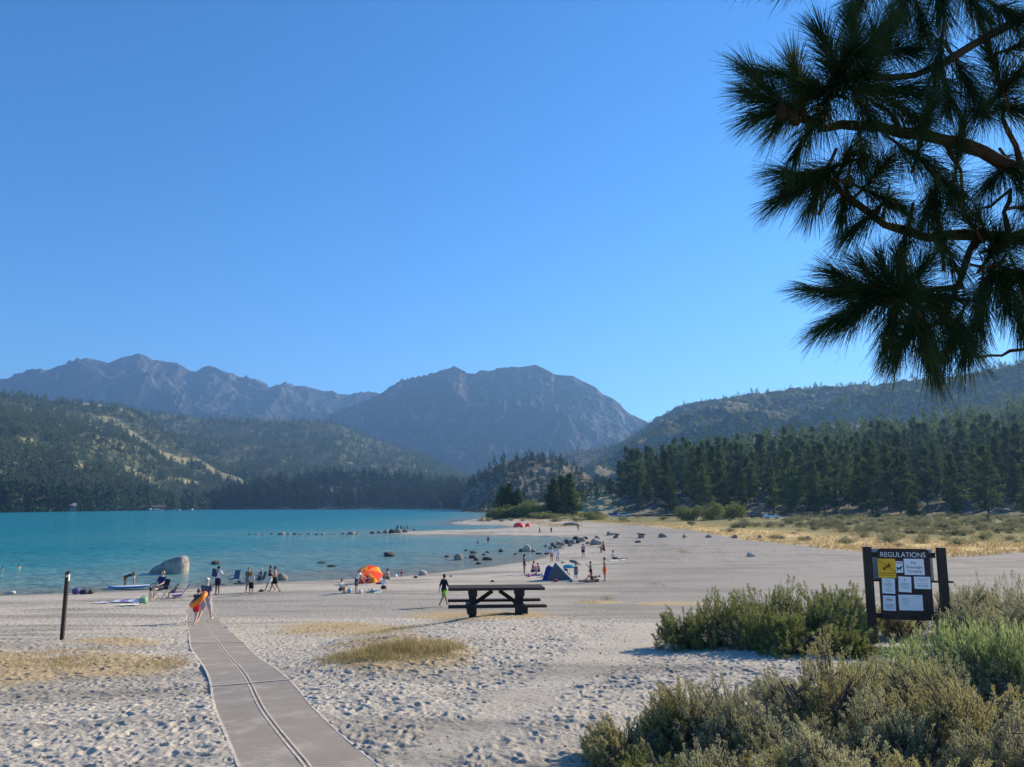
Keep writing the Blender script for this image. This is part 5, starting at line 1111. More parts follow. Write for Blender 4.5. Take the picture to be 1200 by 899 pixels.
house(61, .036, 12, 8, 12, 4, (.16, .115, .085), (.24, .13, .12), 'tall brown lodge with pale windows and reddish roof', 4, 3)
house(92, .034, 11, 8, 6, 3, (.34, .33, .34), (.26, .26, .28), 'grey house partly hidden by conifers on the bank', 2, 3)
house(186, .022, 26, 9, 4.5, 3, (.16, .12, .09), (.12, .085, .075), 'long low brown boathouse behind the moored boats', 1, 6)
def boat(px, py, L, label, colr=(.82, .82, .80), cabin=True):
    d = ray(px, py); p = ground(px, py); k = WATER / d[2]; P = d * min(k, 1190) ; p = np.array([P[0], P[1], WATER])
    t = empty('motor_boat', p, rg.uniform(-.5, .5), label, 'boat'); b = MB(); n = 10; V = []
    for i in range(n + 1):
        u = i / n; x = (u - .5) * L; hw = .17 * L * (1 - max(0, (u - .45) / .55) ** 2.2) + .02; zt2 = .16 * L * (.8 + .4 * u); V += [(x, -hw, zt2), (x, 0, -.25), (x, hw, zt2)]
    Fs = [(0, 1, 2)] + [(3 * i + a, 3 * i + 3 + a, 3 * i + 4 + a, 3 * i + 1 + a) for i in range(n) for a in (0, 1)] + [(3 * i, 3 * i + 2, 3 * i + 5, 3 * i + 3) for i in range(n)]
    b.add(V, Fs); hm = mottled('boat hull ' + ('white' if colr[0] > .5 else 'dark'), colr, None, 1, .4, 0); b.build('hull', hm, t)
    if cabin: b = MB(); b.prism([(-.22 * L, .14 * L), (.16 * L, .14 * L), (.06 * L, .30 * L), (-.18 * L, .30 * L)], -.11 * L, .11 * L); b.build('cabin', hm, t)
for q, (px, L, c) in enumerate([(176, 8, 1), (183, 9, 1), (188, 7, 0), (196, 5, 0), (203, 6, 0), (210, 6, 1), (217, 6, 0), (225, 7, 1), (233, 7, 0), (289, 5, 0)]):
    boat(px, 598.5, L, 'white boat alone off the wooded spit' if px == 289 else 'white boat moored in the row at the far bank', cabin=bool(c))
    if px != 289: COL.objects[-1]
for o in COL.objects:
    if o.get('label') == 'white boat moored in the row at the far bank': o['group'] = 'boats moored at the far bank'
# ------------------------------------------------------------------ people
def skinm(c): return mottled('skin %.2f' % c[0], c, tuple(x * .88 for x in c), 5, .6, .05, .003, .3)
SKIN = [skinm((.55, .34, .24)), skinm((.42, .25, .16)), skinm((.62, .42, .32)), skinm((.30, .17, .11))]
HAIRC = {'dark': (.02, .014, .011), 'brown': (.07, .038, .02), 'blond': (.38, .26, .12), 'grey': (.42, .41, .40), 'red': (.16, .06, .025)}
def cloth(c): return mottled('cloth %.2f %.2f %.2f' % c, c, tuple(x * .8 for x in c), 14, .85, .3, .004, .15)
def vrot(v, ax, a): return Matrix.Rotation(a, 3, ax) @ Vector(v)
def capsule(b, p, q, r0, r1, n=10):
    p, q = Vector(p), Vector(q); d = (q - p); L = d.length; u = d.normalized() if L > 1e-6 else Vector((0, 0, 1))
    P = [p - u * r0 * .92, p - u * r0 * .6, p, p.lerp(q, .5), q, q + u * r1 * .6, q + u * r1 * .92]; b.tube(P, [r0 * .4, r0 * .8, r0, (r0 + r1) / 2, r1, r1 * .8, r1 * .4], n)
def person(label, loc, H, face, lean=0, tw=0, la=(5, 8, 12), ra=(5, 8, 12), ll=(0, 0, 3), rl=(0, 0, 3), head=0, skin=0, hair='dark', shirt=None, sleeve=.45, shorts=None, leglen=.55, suit=None, long_hair=False, hat=None, fem=False, roll=None, panel=None, zoff=0, sink=None, name='person'):
    """arms: (forward swing, outward, elbow bend); legs: (forward swing, knee bend, outward), degrees; lean: torso forward"""
    k = H; Lm = {}
    pel = Vector((0, 0, .53)); tz_ = lambda v: vrot(v, 'X', -R(lean))
    spine = pel + tz_((0, 0, .10)); chest = pel + tz_((0, .004, .21)); neck = pel + tz_((0, .0, .30)); hl = R(lean * .7 - head)
    hb = neck + vrot((0, .008, .045), 'X', -hl); hm = neck + vrot((0, .014, .10), 'X', -hl); ht = neck + vrot((0, .008, .145), 'X', -hl)
    sw = .098 if not fem else .088; bones = []
    b = MB()
    def ell(c, rx, ry, rz, ang): M = Matrix.Rotation(-ang, 3, 'X'); b.ball((0, 0, 0), 1, 14, 10, lambda v: tuple(M @ Vector((v[0] * rx, v[1] * ry, v[2] * rz)) + Vector(c)))
    la_ = R(lean)
    ell(pel, .088, .066, .075, la_); ell(spine, .078 if not fem else .07, .058, .085, la_); ell(chest, .094 if not fem else .085, .064, .10, la_); ell(pel + tz_((0, -.004, .262)), .085, .045, .045, la_)
    capsule(b, chest + tz_((0, 0, .05)), hb, .036, .031); ell(hm, .042, .052, .060, hl); ell(hm + vrot((0, .014, -.026), 'X', -hl), .034, .038, .036, hl)
    ell(hm + vrot((0, .055, -.008), 'X', -hl), .009, .012, .013, hl)
    for s in (-1, 1): ell(hm + vrot((s * .043, 0, -.004), 'X', -hl), .006, .010, .014, hl)
    bones += [('torso', pel, neck), ('head', hb, ht)]; hands = []; feet = []
    for s, A in ((-1, la), (1, ra)):
        sh = pel + tz_((s * sw, 0, .272)); f, o, e = (R(x) for x in A)
        dirv = lambda a: Vector((s * math.sin(o) , math.sin(a) * math.cos(o), -math.cos(a) * math.cos(o)))
        el = sh + dirv(f) * .165; o *= .5; wr = el + dirv(f + e) * .145; hd = wr + dirv(f + e) * .045
        capsule(b, sh, el, .031, .024); capsule(b, el, wr, .025, .017); ell(hd, .012, .016, .028, 0) if e + f < .3 else capsule(b, wr, hd, .016, .016)
        bones += [('uarm', sh, el), ('farm', el, wr)]; hands.append((s, wr, hd, dirv(f + e)))
    for s, A in ((-1, ll), (1, rl)):
        hp = pel + Vector((s * .048, 0, -.02)); f, kn, o = (R(x) for x in A)
        dv = lambda a: Vector((s * math.sin(o) * math.cos(a), math.sin(a), -math.cos(a) * math.cos(o)))
        kne = hp + dv(f) * .235; ank = kne + dv(f - kn) * .235; fd = dv(f - kn + R(85)) if abs(f - kn) > .25 else Vector((s * .12, .98, -.05)); toe = ank + fd.normalized() * .105 + dv(f - kn) * .018
        capsule(b, hp, kne, .054 if not fem else .057, .036); capsule(b, kne, ank, .036, .022); capsule(b, kne + dv(f - kn) * .04 + Vector((0, -.008, 0)), kne + dv(f - kn) * .12 + Vector((0, -.006, 0)), .030, .024); capsule(b, ank + dv(f - kn) * .012 - fd * .02, toe, .021, .016)
        bones += [('thigh', hp, kne), ('shin', kne, ank)]; feet += [ank, toe]
    me0 = b.mesh('tmp', []); o0 = bpy.data.objects.new('tmp', me0); COL.objects.link(o0)
    md = o0.modifiers.new('r', 'REMESH'); md.mode = 'VOXEL'; md.voxel_size = .0115; sm_ = o0.modifiers.new('s', 'SMOOTH'); sm_.factor = .5; sm_.iterations = 4
    dg = bpy.context.evaluated_depsgraph_get(); me = bpy.data.meshes.new_from_object(o0.evaluated_get(dg)); bpy.data.objects.remove(o0)
    n = len(me.vertices); V = np.empty(n * 3); me.vertices.foreach_get('co', V); V = V.reshape(-1, 3); N = np.empty(n * 3); me.vertices.foreach_get('normal', N); N = N.reshape(-1, 3)
    Fq = [tuple(p.vertices) for p in me.polygons]; bpy.data.meshes.remove(me)
    best = np.full(n, 9.); lab = np.zeros(n, int); tv = np.zeros(n)
    for bi, (nm, p, q) in enumerate(bones):
        p, q = np.array(p), np.array(q); d = q - p; t = np.clip((V - p) @ d / (d @ d), -.25 if nm == 'torso' else 0, 1); dd = np.linalg.norm(V - p - t[:, None] * d, axis=1) - (.055 if nm == 'torso' else .03 if nm == 'thigh' else .02)
        u = dd < best; best[u] = dd[u]; lab[u] = bi; tv[u] = t[u]
    kind = np.array([x[0] for x in bones])[lab]
    sk = SKIN[skin]; Rz = Matrix.Rotation(-R(face), 3, 'Z'); M3 = Rz @ (roll if roll is not None else Matrix.Identity(3))
    W = V @ np.array(M3).T * k; zmin = W[:, 2].min()
    t = empty(name, (loc[0], loc[1], loc[2] + (-zmin - .012 * k if sink is None else -sink * k) + zoff), 0, label, 'person')
    def add(nm, Vv, Ff, mat, sm=True):
        me = bpy.data.meshes.new(nm); me.from_pydata([tuple(x) for x in (np.asarray(Vv) @ np.array(M3).T * k)], [], Ff); me.materials.append(mat)
        if sm: me.polygons.foreach_set('use_smooth', [True] * len(me.polygons))
        return link(nm, me, t)
    # five fingers on each palm belong to the body mesh
    fb = MB(); fb.V = [tuple(v) for v in V]; fb.F = list(Fq)
    for s, wr, hd, dv in hands:
        side = dv.cross(Vector((s, 0, 0))); side = side.normalized() if side.length > .05 else Vector((0, 1, 0)); pn = Vector((-s, 0, 0))
        for q_, (off, ln) in enumerate(((.013, .036), (.0045, .042), (-.0045, .039), (-.012, .030))):
            p0 = hd + side * off + dv * .012; p1 = p0 + dv * ln * .5 + pn * .003; p2 = p1 + dv * ln * .42 + pn * .010; fb.tube([p0, p1, p2], [.0055, .005, .0035], 5)
        p0 = hd - dv * .01 + side * .010; p1 = p0 + side * .018 + dv * .012 + pn * .004; fb.tube([p0, p1, p1 + dv * .018], [.0065, .0055, .004], 5)
    add('body', np.array(fb.V), fb.F, sk)
    def region(nm, sel, off, mat, loose=None):
        Fs = [f for f in Fq if all(sel[i] for i in f)]
        if not Fs: return None
        ids = sorted({i for f in Fs for i in f}); mp = {i: j for j, i in enumerate(ids)}; Vv = V[ids] + N[ids] * off
        if loose is not None: Vv = Vv + loose[ids]
        return add(nm, Vv, [tuple(mp[i] for i in f) for f in Fs], mat)
    tor = kind == 'torso'
    if shirt is not None:
        region('shirt', (tor & (tv > .0) & (tv < .97)) | ((kind == 'uarm') & (tv < sleeve * 1.6)) | ((kind == 'farm') & (tv < (sleeve - .7) * 3)), .010, cloth(shirt))
    if suit is not None: region('swimsuit', (tor & (tv < .80)) | ((kind == 'thigh') & (tv < .08)), .007, cloth(suit))
    if shorts is not None:
        cen = np.zeros((n, 3))
        region('shorts', (tor & (tv < .18)) | ((kind == 'thigh') & (tv < leglen)), .016, cloth(shorts))
    if panel is not None: region('side_panel', ((kind == 'thigh') & (tv < leglen - .06) & (tv > .02)) & (N[:, 0] > .25) & (V[:, 0] > 0), .022, cloth(panel))
    hk = kind == 'head'; loc_h = (V - np.array(hm)) @ np.array(Matrix.Rotation(-hl, 3, 'X'))
    if hat is not None:
        region('hat', hk & (loc_h[:, 2] > .022), .016, cloth(hat))
        region('hair', hk & (loc_h[:, 2] > -.03) & (loc_h[:, 2] < .03) & (loc_h[:, 1] < .0), .006, mottled('hair ' + hair, HAIRC[hair], None, 40, .6, .3, .003))
    else:
        lo = -.075 if long_hair else -.035
        hs = (hk & (loc_h[:, 2] > np.where(loc_h[:, 1] < .012, lo, .030)))
        region('hair', hs, .012, mottled('hair ' + hair, HAIRC[hair], None, 40, .6, .3, .003))
        if long_hair:
            hb2 = MB(); c0 = hm + vrot((0, -.035, 0), 'X', -hl); c1 = hb + vrot((0, -.050, -.06), 'X', -hl * .4)
            capsule(hb2, c0, c1, .034, .026); add('hair', np.array(hb2.V), hb2.F, mottled('hair ' + hair, HAIRC[hair], None, 40, .6, .3, .003))
    for s in (-1, 1):
        eb = MB(); c = hm + vrot((s * .018, .049, .006), 'X', -hl); eb.ball(tuple(c), .0055, 6, 4); add('eye', np.array(eb.V), eb.F, mottled('dark eye', (.015, .012, .01), None, 9, .2, 0))
    mb = MB(); c = hm + vrot((0, .0475, -.028), 'X', -hl); mb.ball(tuple(c), (.014, .004, .004), 8, 4); add('mouth', np.array(mb.V), mb.F, mottled('lips', (.32, .12, .10), None, 9, .5, 0))
    Wf = lambda v: t.location + (M3 @ Vector(v)) * k
    t['_'] = 0; del t['_']
    return t, {'hands': [Wf(h_[2]) for h_ in hands], 'pel': Wf(pel), 'chest': Wf(chest), 'head': Wf(hm)}
def hgt(px, py, hpx): p = ground(px, py); return p, hpx * depth(p) / F
def P(label, px, py, hpx, face, full=1.0, **kw):
    """a person whose feet (or seat) are at the pixel and who shows hpx tall; full = share of the standing height that this pose shows"""
    p, h = hgt(px, py, hpx); H = h / full; H = min(max(H, .85), 1.88); print('%-60s %.1fm  H %.2f' % (label[:60], depth(p), h / full))
    return person(label, p, H, face, **kw)
STAND = dict(); WALK = dict(ll=(24, 6, 3), rl=(-18, 14, 3), la=(-22, 8, 14), ra=(22, 8, 20)); WALK2 = dict(ll=(-18, 14, 3), rl=(24, 6, 3), la=(22, 8, 20), ra=(-22, 8, 14))
SITK = dict(lean=8, ll=(120, 128, 6), rl=(114, 118, 8), la=(48, 6, 30), ra=(42, 6, 40)); SITL = dict(lean=-4, ll=(84, 4, 6), rl=(86, 10, 9), la=(-20, 14, 8), ra=(25, 10, 40)); KNEEL = dict(lean=22, ll=(25, 118, 5), rl=(25, 118, 5), la=(55, 8, 25), ra=(60, 8, 20))
CHAIR = dict(lean=-12, ll=(86, 78, 4), rl=(84, 76, 6), la=(30, 12, 45), ra=(30, 12, 45)); BEND = dict(lean=66, ll=(8, 22, 5), rl=(2, 14, 5), la=(62, 6, -30), ra=(50, 6, -20))
LIE = Matrix.Rotation(R(84), 3, 'X')
# near the table and on the mat
P('boy walking past the picnic table in dark shirt and black and lime shorts', 520, 710.5, 37.5, 52, **{**WALK, 'shirt': (.012, .016, .026), 'shorts': (.02, .022, .02), 'panel': (.30, .72, .03), 'hair': 'dark', 'skin': 1, 'sleeve': .75, 'leglen': .75})
bp, bi = P('child in red shorts walking down the mat with an orange swim ring round the chest', 229, 732.5, 42, 6, **{**WALK, 'lean': 10, 'la': (60, 18, 60), 'ra': (12, 30, 10), 'shirt': (.09, .075, .07), 'shorts': (.62, .045, .06), 'hair': 'red', 'skin': 2, 'leglen': .62})
P('adult in white cap, grey blue shirt and pale shorts walking down the mat', 240, 729, 51, 4, **{**WALK2, 'shirt': (.10, .105, .15), 'shorts': (.42, .44, .50), 'hat': (.80, .79, .76), 'hair': 'grey', 'skin': 2, 'leglen': .85})
# strip by the water, from the boulder to the umbrella
P('child bending over beside the blue paddleboard', 146, 688.5, 19, 75, .80, **{**BEND, 'shirt': (.03, .045, .08), 'shorts': (.20, .09, .04), 'hair': 'dark', 'skin': 1})
P('small child in lavender standing by the paddleboard', 156.5, 688, 15.5, 250, 1, **{**STAND, 'shirt': (.42, .38, .55), 'shorts': (.40, .36, .52), 'sleeve': .4, 'hair': 'dark', 'skin': 1, 'leglen': .7})
ch1 = P('person with blond hair and navy top sitting in a dark folding chair', 187, 701, 30, 205, .70, **{**CHAIR, 'shirt': (.02, .03, .12), 'shorts': (.10, .10, .12), 'hair': 'blond', 'skin': 2})
P('child leaning back in a low purple beach chair', 203.5, 700, 12, 250, .55, **{**CHAIR, 'lean': -28, 'shirt': (.25, .10, .09), 'shorts': (.05, .05, .12), 'hair': 'brown', 'skin': 1})
P('toddler standing beside the dark folding chair', 176, 704, 19, 120, 1, **{**STAND, 'shirt': (.05, .055, .05), 'shorts': (.55, .45, .36), 'hair': 'brown', 'skin': 2, 'leglen': .7})
P('man in white shirt and dark shorts with a navy pack on his back', 254.5, 697, 34, 24, 1, **{**STAND, 'ra': (40, 12, 105), 'shirt': (.80, .79, .80), 'shorts': (.025, .028, .05), 'hair': 'dark', 'skin': 1, 'leglen': .75})
P('woman with blond hair in olive top standing behind the boy', 290.5, 694.5, 30, 160, 1, **{**STAND, 'shirt': (.19, .16, .08), 'suit': None, 'shorts': (.30, .22, .15), 'hair': 'blond', 'skin': 0, 'long_hair': True, 'fem': True, 'leglen': .4})
P('boy in pale shirt and black shorts facing the beach', 294, 698, 27, 190, 1, **{**STAND, 'shirt': (.52, .58, .55), 'shorts': (.012, .014, .02), 'hair': 'brown', 'skin': 1, 'leglen': .8})
ch2 = P('person in teal shirt and pale hat sitting in a chair by the water', 304, 685, 18, 240, .72, **{**CHAIR, 'shirt': (.05, .10, .14), 'shorts': (.10, .09, .10), 'hat': (.62, .60, .56), 'hair': 'grey', 'skin': 2})
P('boy in dark vest walking close beside a shirtless boy', 316, 693, 30, 250, 1, **{**WALK, 'shirt': (.03, .035, .06), 'sleeve': .1, 'shorts': (.70, .71, .72), 'hair': 'dark', 'skin': 1, 'leglen': .7})
P('shirtless boy in black shorts walking near the grey boulder', 321.5, 694.5, 31, 255, 1, **{**WALK2, 'shorts': (.012, .012, .016), 'hair': 'dark', 'skin': 1, 'leglen': .8})
P('child in white shirt sitting on the sand before the umbrella', 399, 695, 14, 120, .54, **{**SITK, 'shirt': (.72, .70, .72), 'shorts': (.10, .05, .08), 'hair': 'dark', 'skin': 1})
P('man in white shirt and grey shorts bending his head beside the umbrella', 417.5, 695, 28, 100, .95, **{**STAND, 'lean': 20, 'head': -25, 'la': (45, 8, 15), 'ra': (55, 8, 5), 'shirt': (.78, .77, .76), 'shorts': (.10, .115, .16), 'hair': 'grey', 'skin': 2, 'leglen': .9})
P('child in maroon top sitting in the shade of the umbrella', 430.5, 683, 10, 110, .56, **{**SITK, 'shirt': (.16, .03, .06), 'shorts': (.05, .02, .04), 'hair': 'dark', 'skin': 1})
P('person in dark green sitting deepest under the umbrella', 438, 682, 11, 140, .56, **{**SITK, 'shirt': (.02, .06, .045), 'shorts': (.03, .03, .03), 'hair': 'brown', 'skin': 2})
P('person in white shirt with back turned sitting on a dark towel', 449, 693, 15, 10, .56, **{**SITK, 'shirt': (.80, .79, .82), 'shorts': (.03, .04, .06), 'hair': 'dark', 'skin': 1})
P('shirtless boy sitting at the open side of the umbrella', 455, 681.5, 13, 300, .56, **{**SITK, 'shorts': (.10, .16, .20), 'hair': 'dark', 'skin': 1})
P('toddler in magenta sunhat sitting at the waterline', 470.5, 676.5, 8, 170, .60, **{**SITK, 'shirt': (.35, .05, .20), 'shorts': (.22, .04, .14), 'hat': (.20, .02, .12), 'skin': 2})
# the group round the blue and grey tents
P('woman in black swimsuit with long dark hair standing by the tents', 614.5, 673, 24, 80, 1, **{**STAND, 'la': (20, 12, 60), 'suit': (.012, .012, .014), 'hair': 'dark', 'skin': 1, 'long_hair': True, 'fem': True})
P('red haired person sitting with a pink towel round the shoulders', 624, 673.5, 14, 100, .56, **{**SITK, 'shirt': (.62, .30, .34), 'sleeve': .9, 'shorts': (.05, .06, .20), 'hair': 'red', 'skin': 2})
P('child in dark clothes sitting on the navy blanket beside the blue tent', 631.5, 672.5, 11, 280, .56, **{**SITK, 'shirt': (.05, .03, .05), 'shorts': (.03, .03, .06), 'hair': 'dark', 'skin': 1})
P('person in lavender white standing behind the blue tent', 646.5, 658.5, 17, 150, 1, **{**STAND, 'shirt': (.72, .68, .82), 'shorts': (.35, .20, .14), 'hair': 'dark', 'skin': 1})
P('person in loose white shirt standing close behind the tents', 653.5, 659, 18, 210, 1, **{**STAND, 'ra': (60, 30, 40), 'shirt': (.84, .83, .88), 'shorts': (.78, .77, .82), 'hair': 'dark', 'skin': 1, 'leglen': .7})
P('person in red top sitting in the mouth of the grey tent', 664.5, 679, 8, 140, .52, **{**SITK, 'shirt': (.30, .12, .08), 'shorts': (.06, .05, .05), 'hair': 'brown', 'skin': 1})
P('small child in red top and blue shorts standing beyond the grey tent', 675, 680, 19.5, 20, 1, **{**STAND, 'shirt': (.45, .12, .13), 'sleeve': .1, 'shorts': (.10, .22, .34), 'hair': 'brown', 'skin': 2, 'leglen': .8})
P('shirtless person in dark trunks standing over people lying on the sand', 692.5, 680, 22.5, 265, 1, **{**STAND, 'la': (35, 8, 95), 'shorts': (.02, .018, .02), 'hair': 'dark', 'skin': 1, 'leglen': .3})
P('person lying on the sand with knees raised near the standing one', 684, 679.5, 6, 270, .3, **{'roll': Matrix.Rotation(R(80), 3, 'X'), 'll': (30, 70, 4), 'rl': (45, 95, 4), 'la': (10, 20, 30), 'suit': (.05, .02, .02), 'hair': 'dark', 'skin': 1})
P('child sitting with legs stretched out in front of the standing shirtless person', 694, 680.5, 8, 85, .50, **{**SITL, 'suit': (.03, .015, .02), 'hair': 'dark', 'skin': 1})
P('boy in bright orange shorts standing at the end of the tent group', 709, 681, 28, 280, 1, **{**STAND, 'shorts': (.95, .17, .03), 'hair': 'dark', 'skin': 1, 'leglen': .95})
P('person in pink top and dark shorts standing on the open beach', 683.5, 653.5, 16.5, 10, 1, **{**STAND, 'shirt': (.60, .24, .30), 'shorts': (.03, .02, .03), 'hair': 'brown', 'skin': 1, 'leglen': .6})
P('person in red swimwear sitting beside the dark grey boulder', 708, 647.5, 11, 250, .56, **{**SITK, 'shirt': (.40, .06, .09), 'sleeve': .1, 'shorts': (.30, .04, .06), 'hair': 'dark', 'skin': 1})
P('person in white sitting on the pale towel with maroon clothes laid out', 719, 656, 10.5, 85, .56, **{**SITL, 'shirt': (.78, .77, .82), 'shorts': (.16, .03, .05), 'leglen': 1, 'hair': 'dark', 'skin': 1})
# far figures
P('bather standing to the knees among rocks far out in the bay', 572, 637, 8, 180, .75, **{'suit': (.03, .03, .05), 'hair': 'dark', 'skin': 1, 'sink': .15})
P('small bather with only head and shoulders above the bay water', 560, 636.5, 3.4, 120, .3, **{'shirt': (.05, .05, .08), 'hair': 'dark', 'skin': 1, 'sink': .68})
P('swimmer whose dark head shows near the edge of the view', 3, 668, 3.5, 60, .2, **{'hair': 'dark', 'skin': 1, 'sink': .78}); P('swimmer with head and shoulders above water beyond the beach', 22, 665.5, 4, 120, .2, **{'hair': 'dark', 'skin': 1, 'sink': .76})
for q, (px, py, h, c, lab) in enumerate([(465.5, 622.5, 8, (.03, .03, .04), 'dark clad figure standing highest on the rocks of the spit'), (470, 622.5, 7.5, (.05, .05, .07), 'figure in charcoal beside the highest one on the spit'), (473.5, 622.5, 6.5, (.02, .03, .05), 'short figure in navy in the group on the spit'), (477.5, 622.8, 8, (.04, .03, .03), 'figure in black at the sandy side of the group on the spit'), (485, 623.2, 6, (.40, .22, .16), 'bare shouldered figure standing apart on the spit')]):
    P(lab, px, py, h, 160 + 40 * q, 1, **{**STAND, 'shirt': c, 'shorts': (.02, .02, .03), 'hair': 'dark', 'skin': 1, 'leglen': .8})
P('dark clad person walking on the far sand', 632.5, 626, 8.5, 90, 1, **{**WALK, 'shirt': (.03, .03, .05), 'shorts': (.04, .04, .06), 'leglen': 1, 'hair': 'dark', 'skin': 1}); P('person in navy standing on the far sand', 646, 625, 7.5, 180, 1, **{**STAND, 'shirt': (.03, .035, .10), 'shorts': (.03, .03, .08), 'leglen': 1, 'hair': 'dark', 'skin': 1})
P('person in brown leaning forward at the back of the sand', 677.5, 622, 9.5, 300, .96, **{**STAND, 'lean': 18, 'shirt': (.19, .13, .085), 'shorts': (.16, .11, .08), 'leglen': 1, 'hair': 'brown', 'skin': 1}); P('tiny figure on the bank of the wooded point', 541, 614, 4.5, 100, 1, **{**STAND, 'shirt': (.05, .05, .06), 'shorts': (.05, .05, .06), 'hair': 'dark', 'skin': 1})
# ------------------------------------------------------------------ what they carry and sit on
def col(c, rough=.6): return mottled('stuff %.2f %.2f %.2f' % c, c, tuple(x * .82 for x in c), 6, rough, .15, .004)
def torus(b, Rm, r, n=28, m=12, sy=1):
    V = [((Rm + r * math.cos(v)) * math.cos(u), (Rm + r * math.cos(v)) * math.sin(u), r * math.sin(v) * sy) for u in np.linspace(0, 2 * PI, n + 1)[:-1] for v in np.linspace(0, 2 * PI, m + 1)[:-1]]
    return b.add(V, [(i * m + j, ((i + 1) % n) * m + j, ((i + 1) % n) * m + (j + 1) % m, i * m + (j + 1) % m) for i in range(n) for j in range(m)])
s = depth(bp.location) / F; c = bi['chest']
b = MB(); torus(b, 9.2 * s, 3.0 * s); o = b.build('swim_ring', col((.95, .24, .015), .35), None, c + Vector((1.2 * s, -.3 * s, -1.5 * s)), Vector((-.58, -.34, .74)).to_track_quat('Z', 'Y').to_euler(), True); tag(o, 'bright orange inflatable swim ring carried by the child on the mat', 'swim ring')
h0 = bi['hands'][1]; h0 = min(bi['hands'], key=lambda v: v[0]); b = MB(); b.box((0, 0, -5.5 * s), (4 * s, 2 * s, 8 * s), None, .02); b.tube([(-1.5 * s, 0, -1.6 * s), (-1 * s, 0, .2 * s), (1 * s, 0, .2 * s), (1.5 * s, 0, -1.6 * s)], .008, 5); o = b.build('bag', col((.62, .48, .62)), None, h0); tag(o, 'small pink and grey bag hanging from the hand of the child on the mat', 'bag')
p = ground(254.5, 697); b = MB(); b.box((0, 0, 0), (.30, .17, .44), None, .06); o = b.build('backpack', col((.03, .04, .10)), None, (p[0] - .18, p[1] - .10, p[2] + 1.22), (0, .08, R(-30))); tag(o, 'navy backpack worn by the man in the white shirt', 'backpack')
def folding_chair(label, loc, rz, cm, w=.55, sh=.42, bh=.5, recl=18):
    t = empty('beach_chair', loc, rz, label, 'chair'); m = col(cm); st = mottled('chair steel', (.12, .12, .13), None, 9, .4, 0, metal=.6); rc = math.tan(R(recl))
    b = MB(); b.box((0, 0, sh), (w, .46, .03), Matrix.Rotation(R(-4), 3, 'X'), .012); b.build('seat', m, t)
    b = MB(); b.bar((0, -.22, sh + .02), (0, -.22 - bh * rc, sh + bh), w, .025, (1, 0, 0)); M_ = b; b = MB(); a = R(recl); b.box((0, -.23 - bh * rc / 2, sh + bh / 2 + .02), (w, .03, bh / math.cos(a)), Matrix.Rotation(a, 3, 'X'), .012); b.build('backrest', m, t)
    for sx in (-1, 1):
        for y0, y1 in ((-.25, .24), (.24, -.25)): b = MB(); b.tube([(sx * w * .52, y0, -.03), (sx * w * .52, y1, sh + .02)], .014, 6); b.build('leg', st, t)
        b = MB(); b.bar((sx * w * .54, -.28, sh + .2), (sx * w * .54, .26, sh + .17), .05, .025); b.build('armrest', m, t)
    return t
a1 = ch1[0].location; folding_chair('dark folding chair with the blond person sitting in it', (ch1[1]['pel'][0], ch1[1]['pel'][1], a1[2] + max(0, 0)), -R(205), (.04, .042, .05), .62, max(.2, ch1[1]['pel'][2] - gz(*ch1[1]['pel'][:2]) - .11)).location[2] = gz(*ch1[1]['pel'][:2])
a2 = ch2[1]['pel']; folding_chair('teal folding chair under the person in the pale hat', (a2[0], a2[1], gz(a2[0], a2[1])), -R(240), (.04, .09, .11), .58, max(.2, a2[2] - gz(a2[0], a2[1]) - .11))
p = ground(205, 701); folding_chair('low purple beach chair tilted back on the sand', (p[0] + .1, p[1], p[2]), -R(250), (.17, .12, .42), .55, .14, .60, 32)
p = ground(273.5, 684.5); folding_chair('empty dark blue folding chair at the waterline', p, -R(215), (.03, .09, .20), .58, .36, .55, 10)
def towel(label, px, py, wpx, dm, cs, rz=0, cat='towel', name='towel'):
    p = ground(px, py); w = wpx * depth(p) / F; n = 14; V = []; mi = []; Fs = []
    for i in range(n + 1):
        for j in range(7):
            x = (i / n - .5) * w; y = (j / 6 - .5) * dm; c, s_ = math.cos(rz), math.sin(rz); X, Y = p[0] + x * c - y * s_, p[1] + x * s_ + y * c; V.append((X - p[0], Y - p[1], gz(X, Y) - p[2] + .035 + .03 * float(fbm(np.array([X * 3]), np.array([Y * 3]), 2, 3)[0])))
    for i in range(n):
        for j in range(6): Fs.append((i * 7 + j, (i + 1) * 7 + j, (i + 1) * 7 + j + 1, i * 7 + j + 1)); mi.append((i * len(cs) // n + (j // 3) * (len(cs) > 2)) % len(cs))
    o = link(name, mesh_np(name, V, Fs, [col(c) for c in cs], True, mi), None, p); return tag(o, label, cat)
towel('pink and white striped towel spread on the sand', 122, 706.5, 17, 1.1, [(.72, .58, .66), (.80, .76, .78)]); towel('large blue and purple patterned blanket on the sand', 147, 705, 34, 1.6, [(.10, .12, .42), (.55, .72, .80), (.22, .12, .42), (.62, .80, .78), (.16, .18, .50)], .05, 'blanket', 'blanket'); towel('pale yellow towel in front of the patterned blanket', 152, 709.5, 26, .7, [(.82, .82, .62), (.80, .80, .74)])
towel('dark navy blanket laid under the people by the blue tent', 628, 674, 22, 1.8, [(.05, .06, .18), (.08, .05, .10)], 0, 'blanket', 'blanket'); towel('pink towel trailing on the sand beside the standing woman', 620.5, 674.3, 8, .8, [(.78, .38, .48), (.70, .30, .42)]); towel('long white towel under the person in white', 727, 656.6, 26, 1.2, [(.78, .76, .76), (.80, .79, .78)]); towel('maroon cloth lying on the white towel', 729, 655.6, 16, .6, [(.16, .03, .05), (.20, .05, .07)]); o = COL.objects[-1]; o.location.z += .05
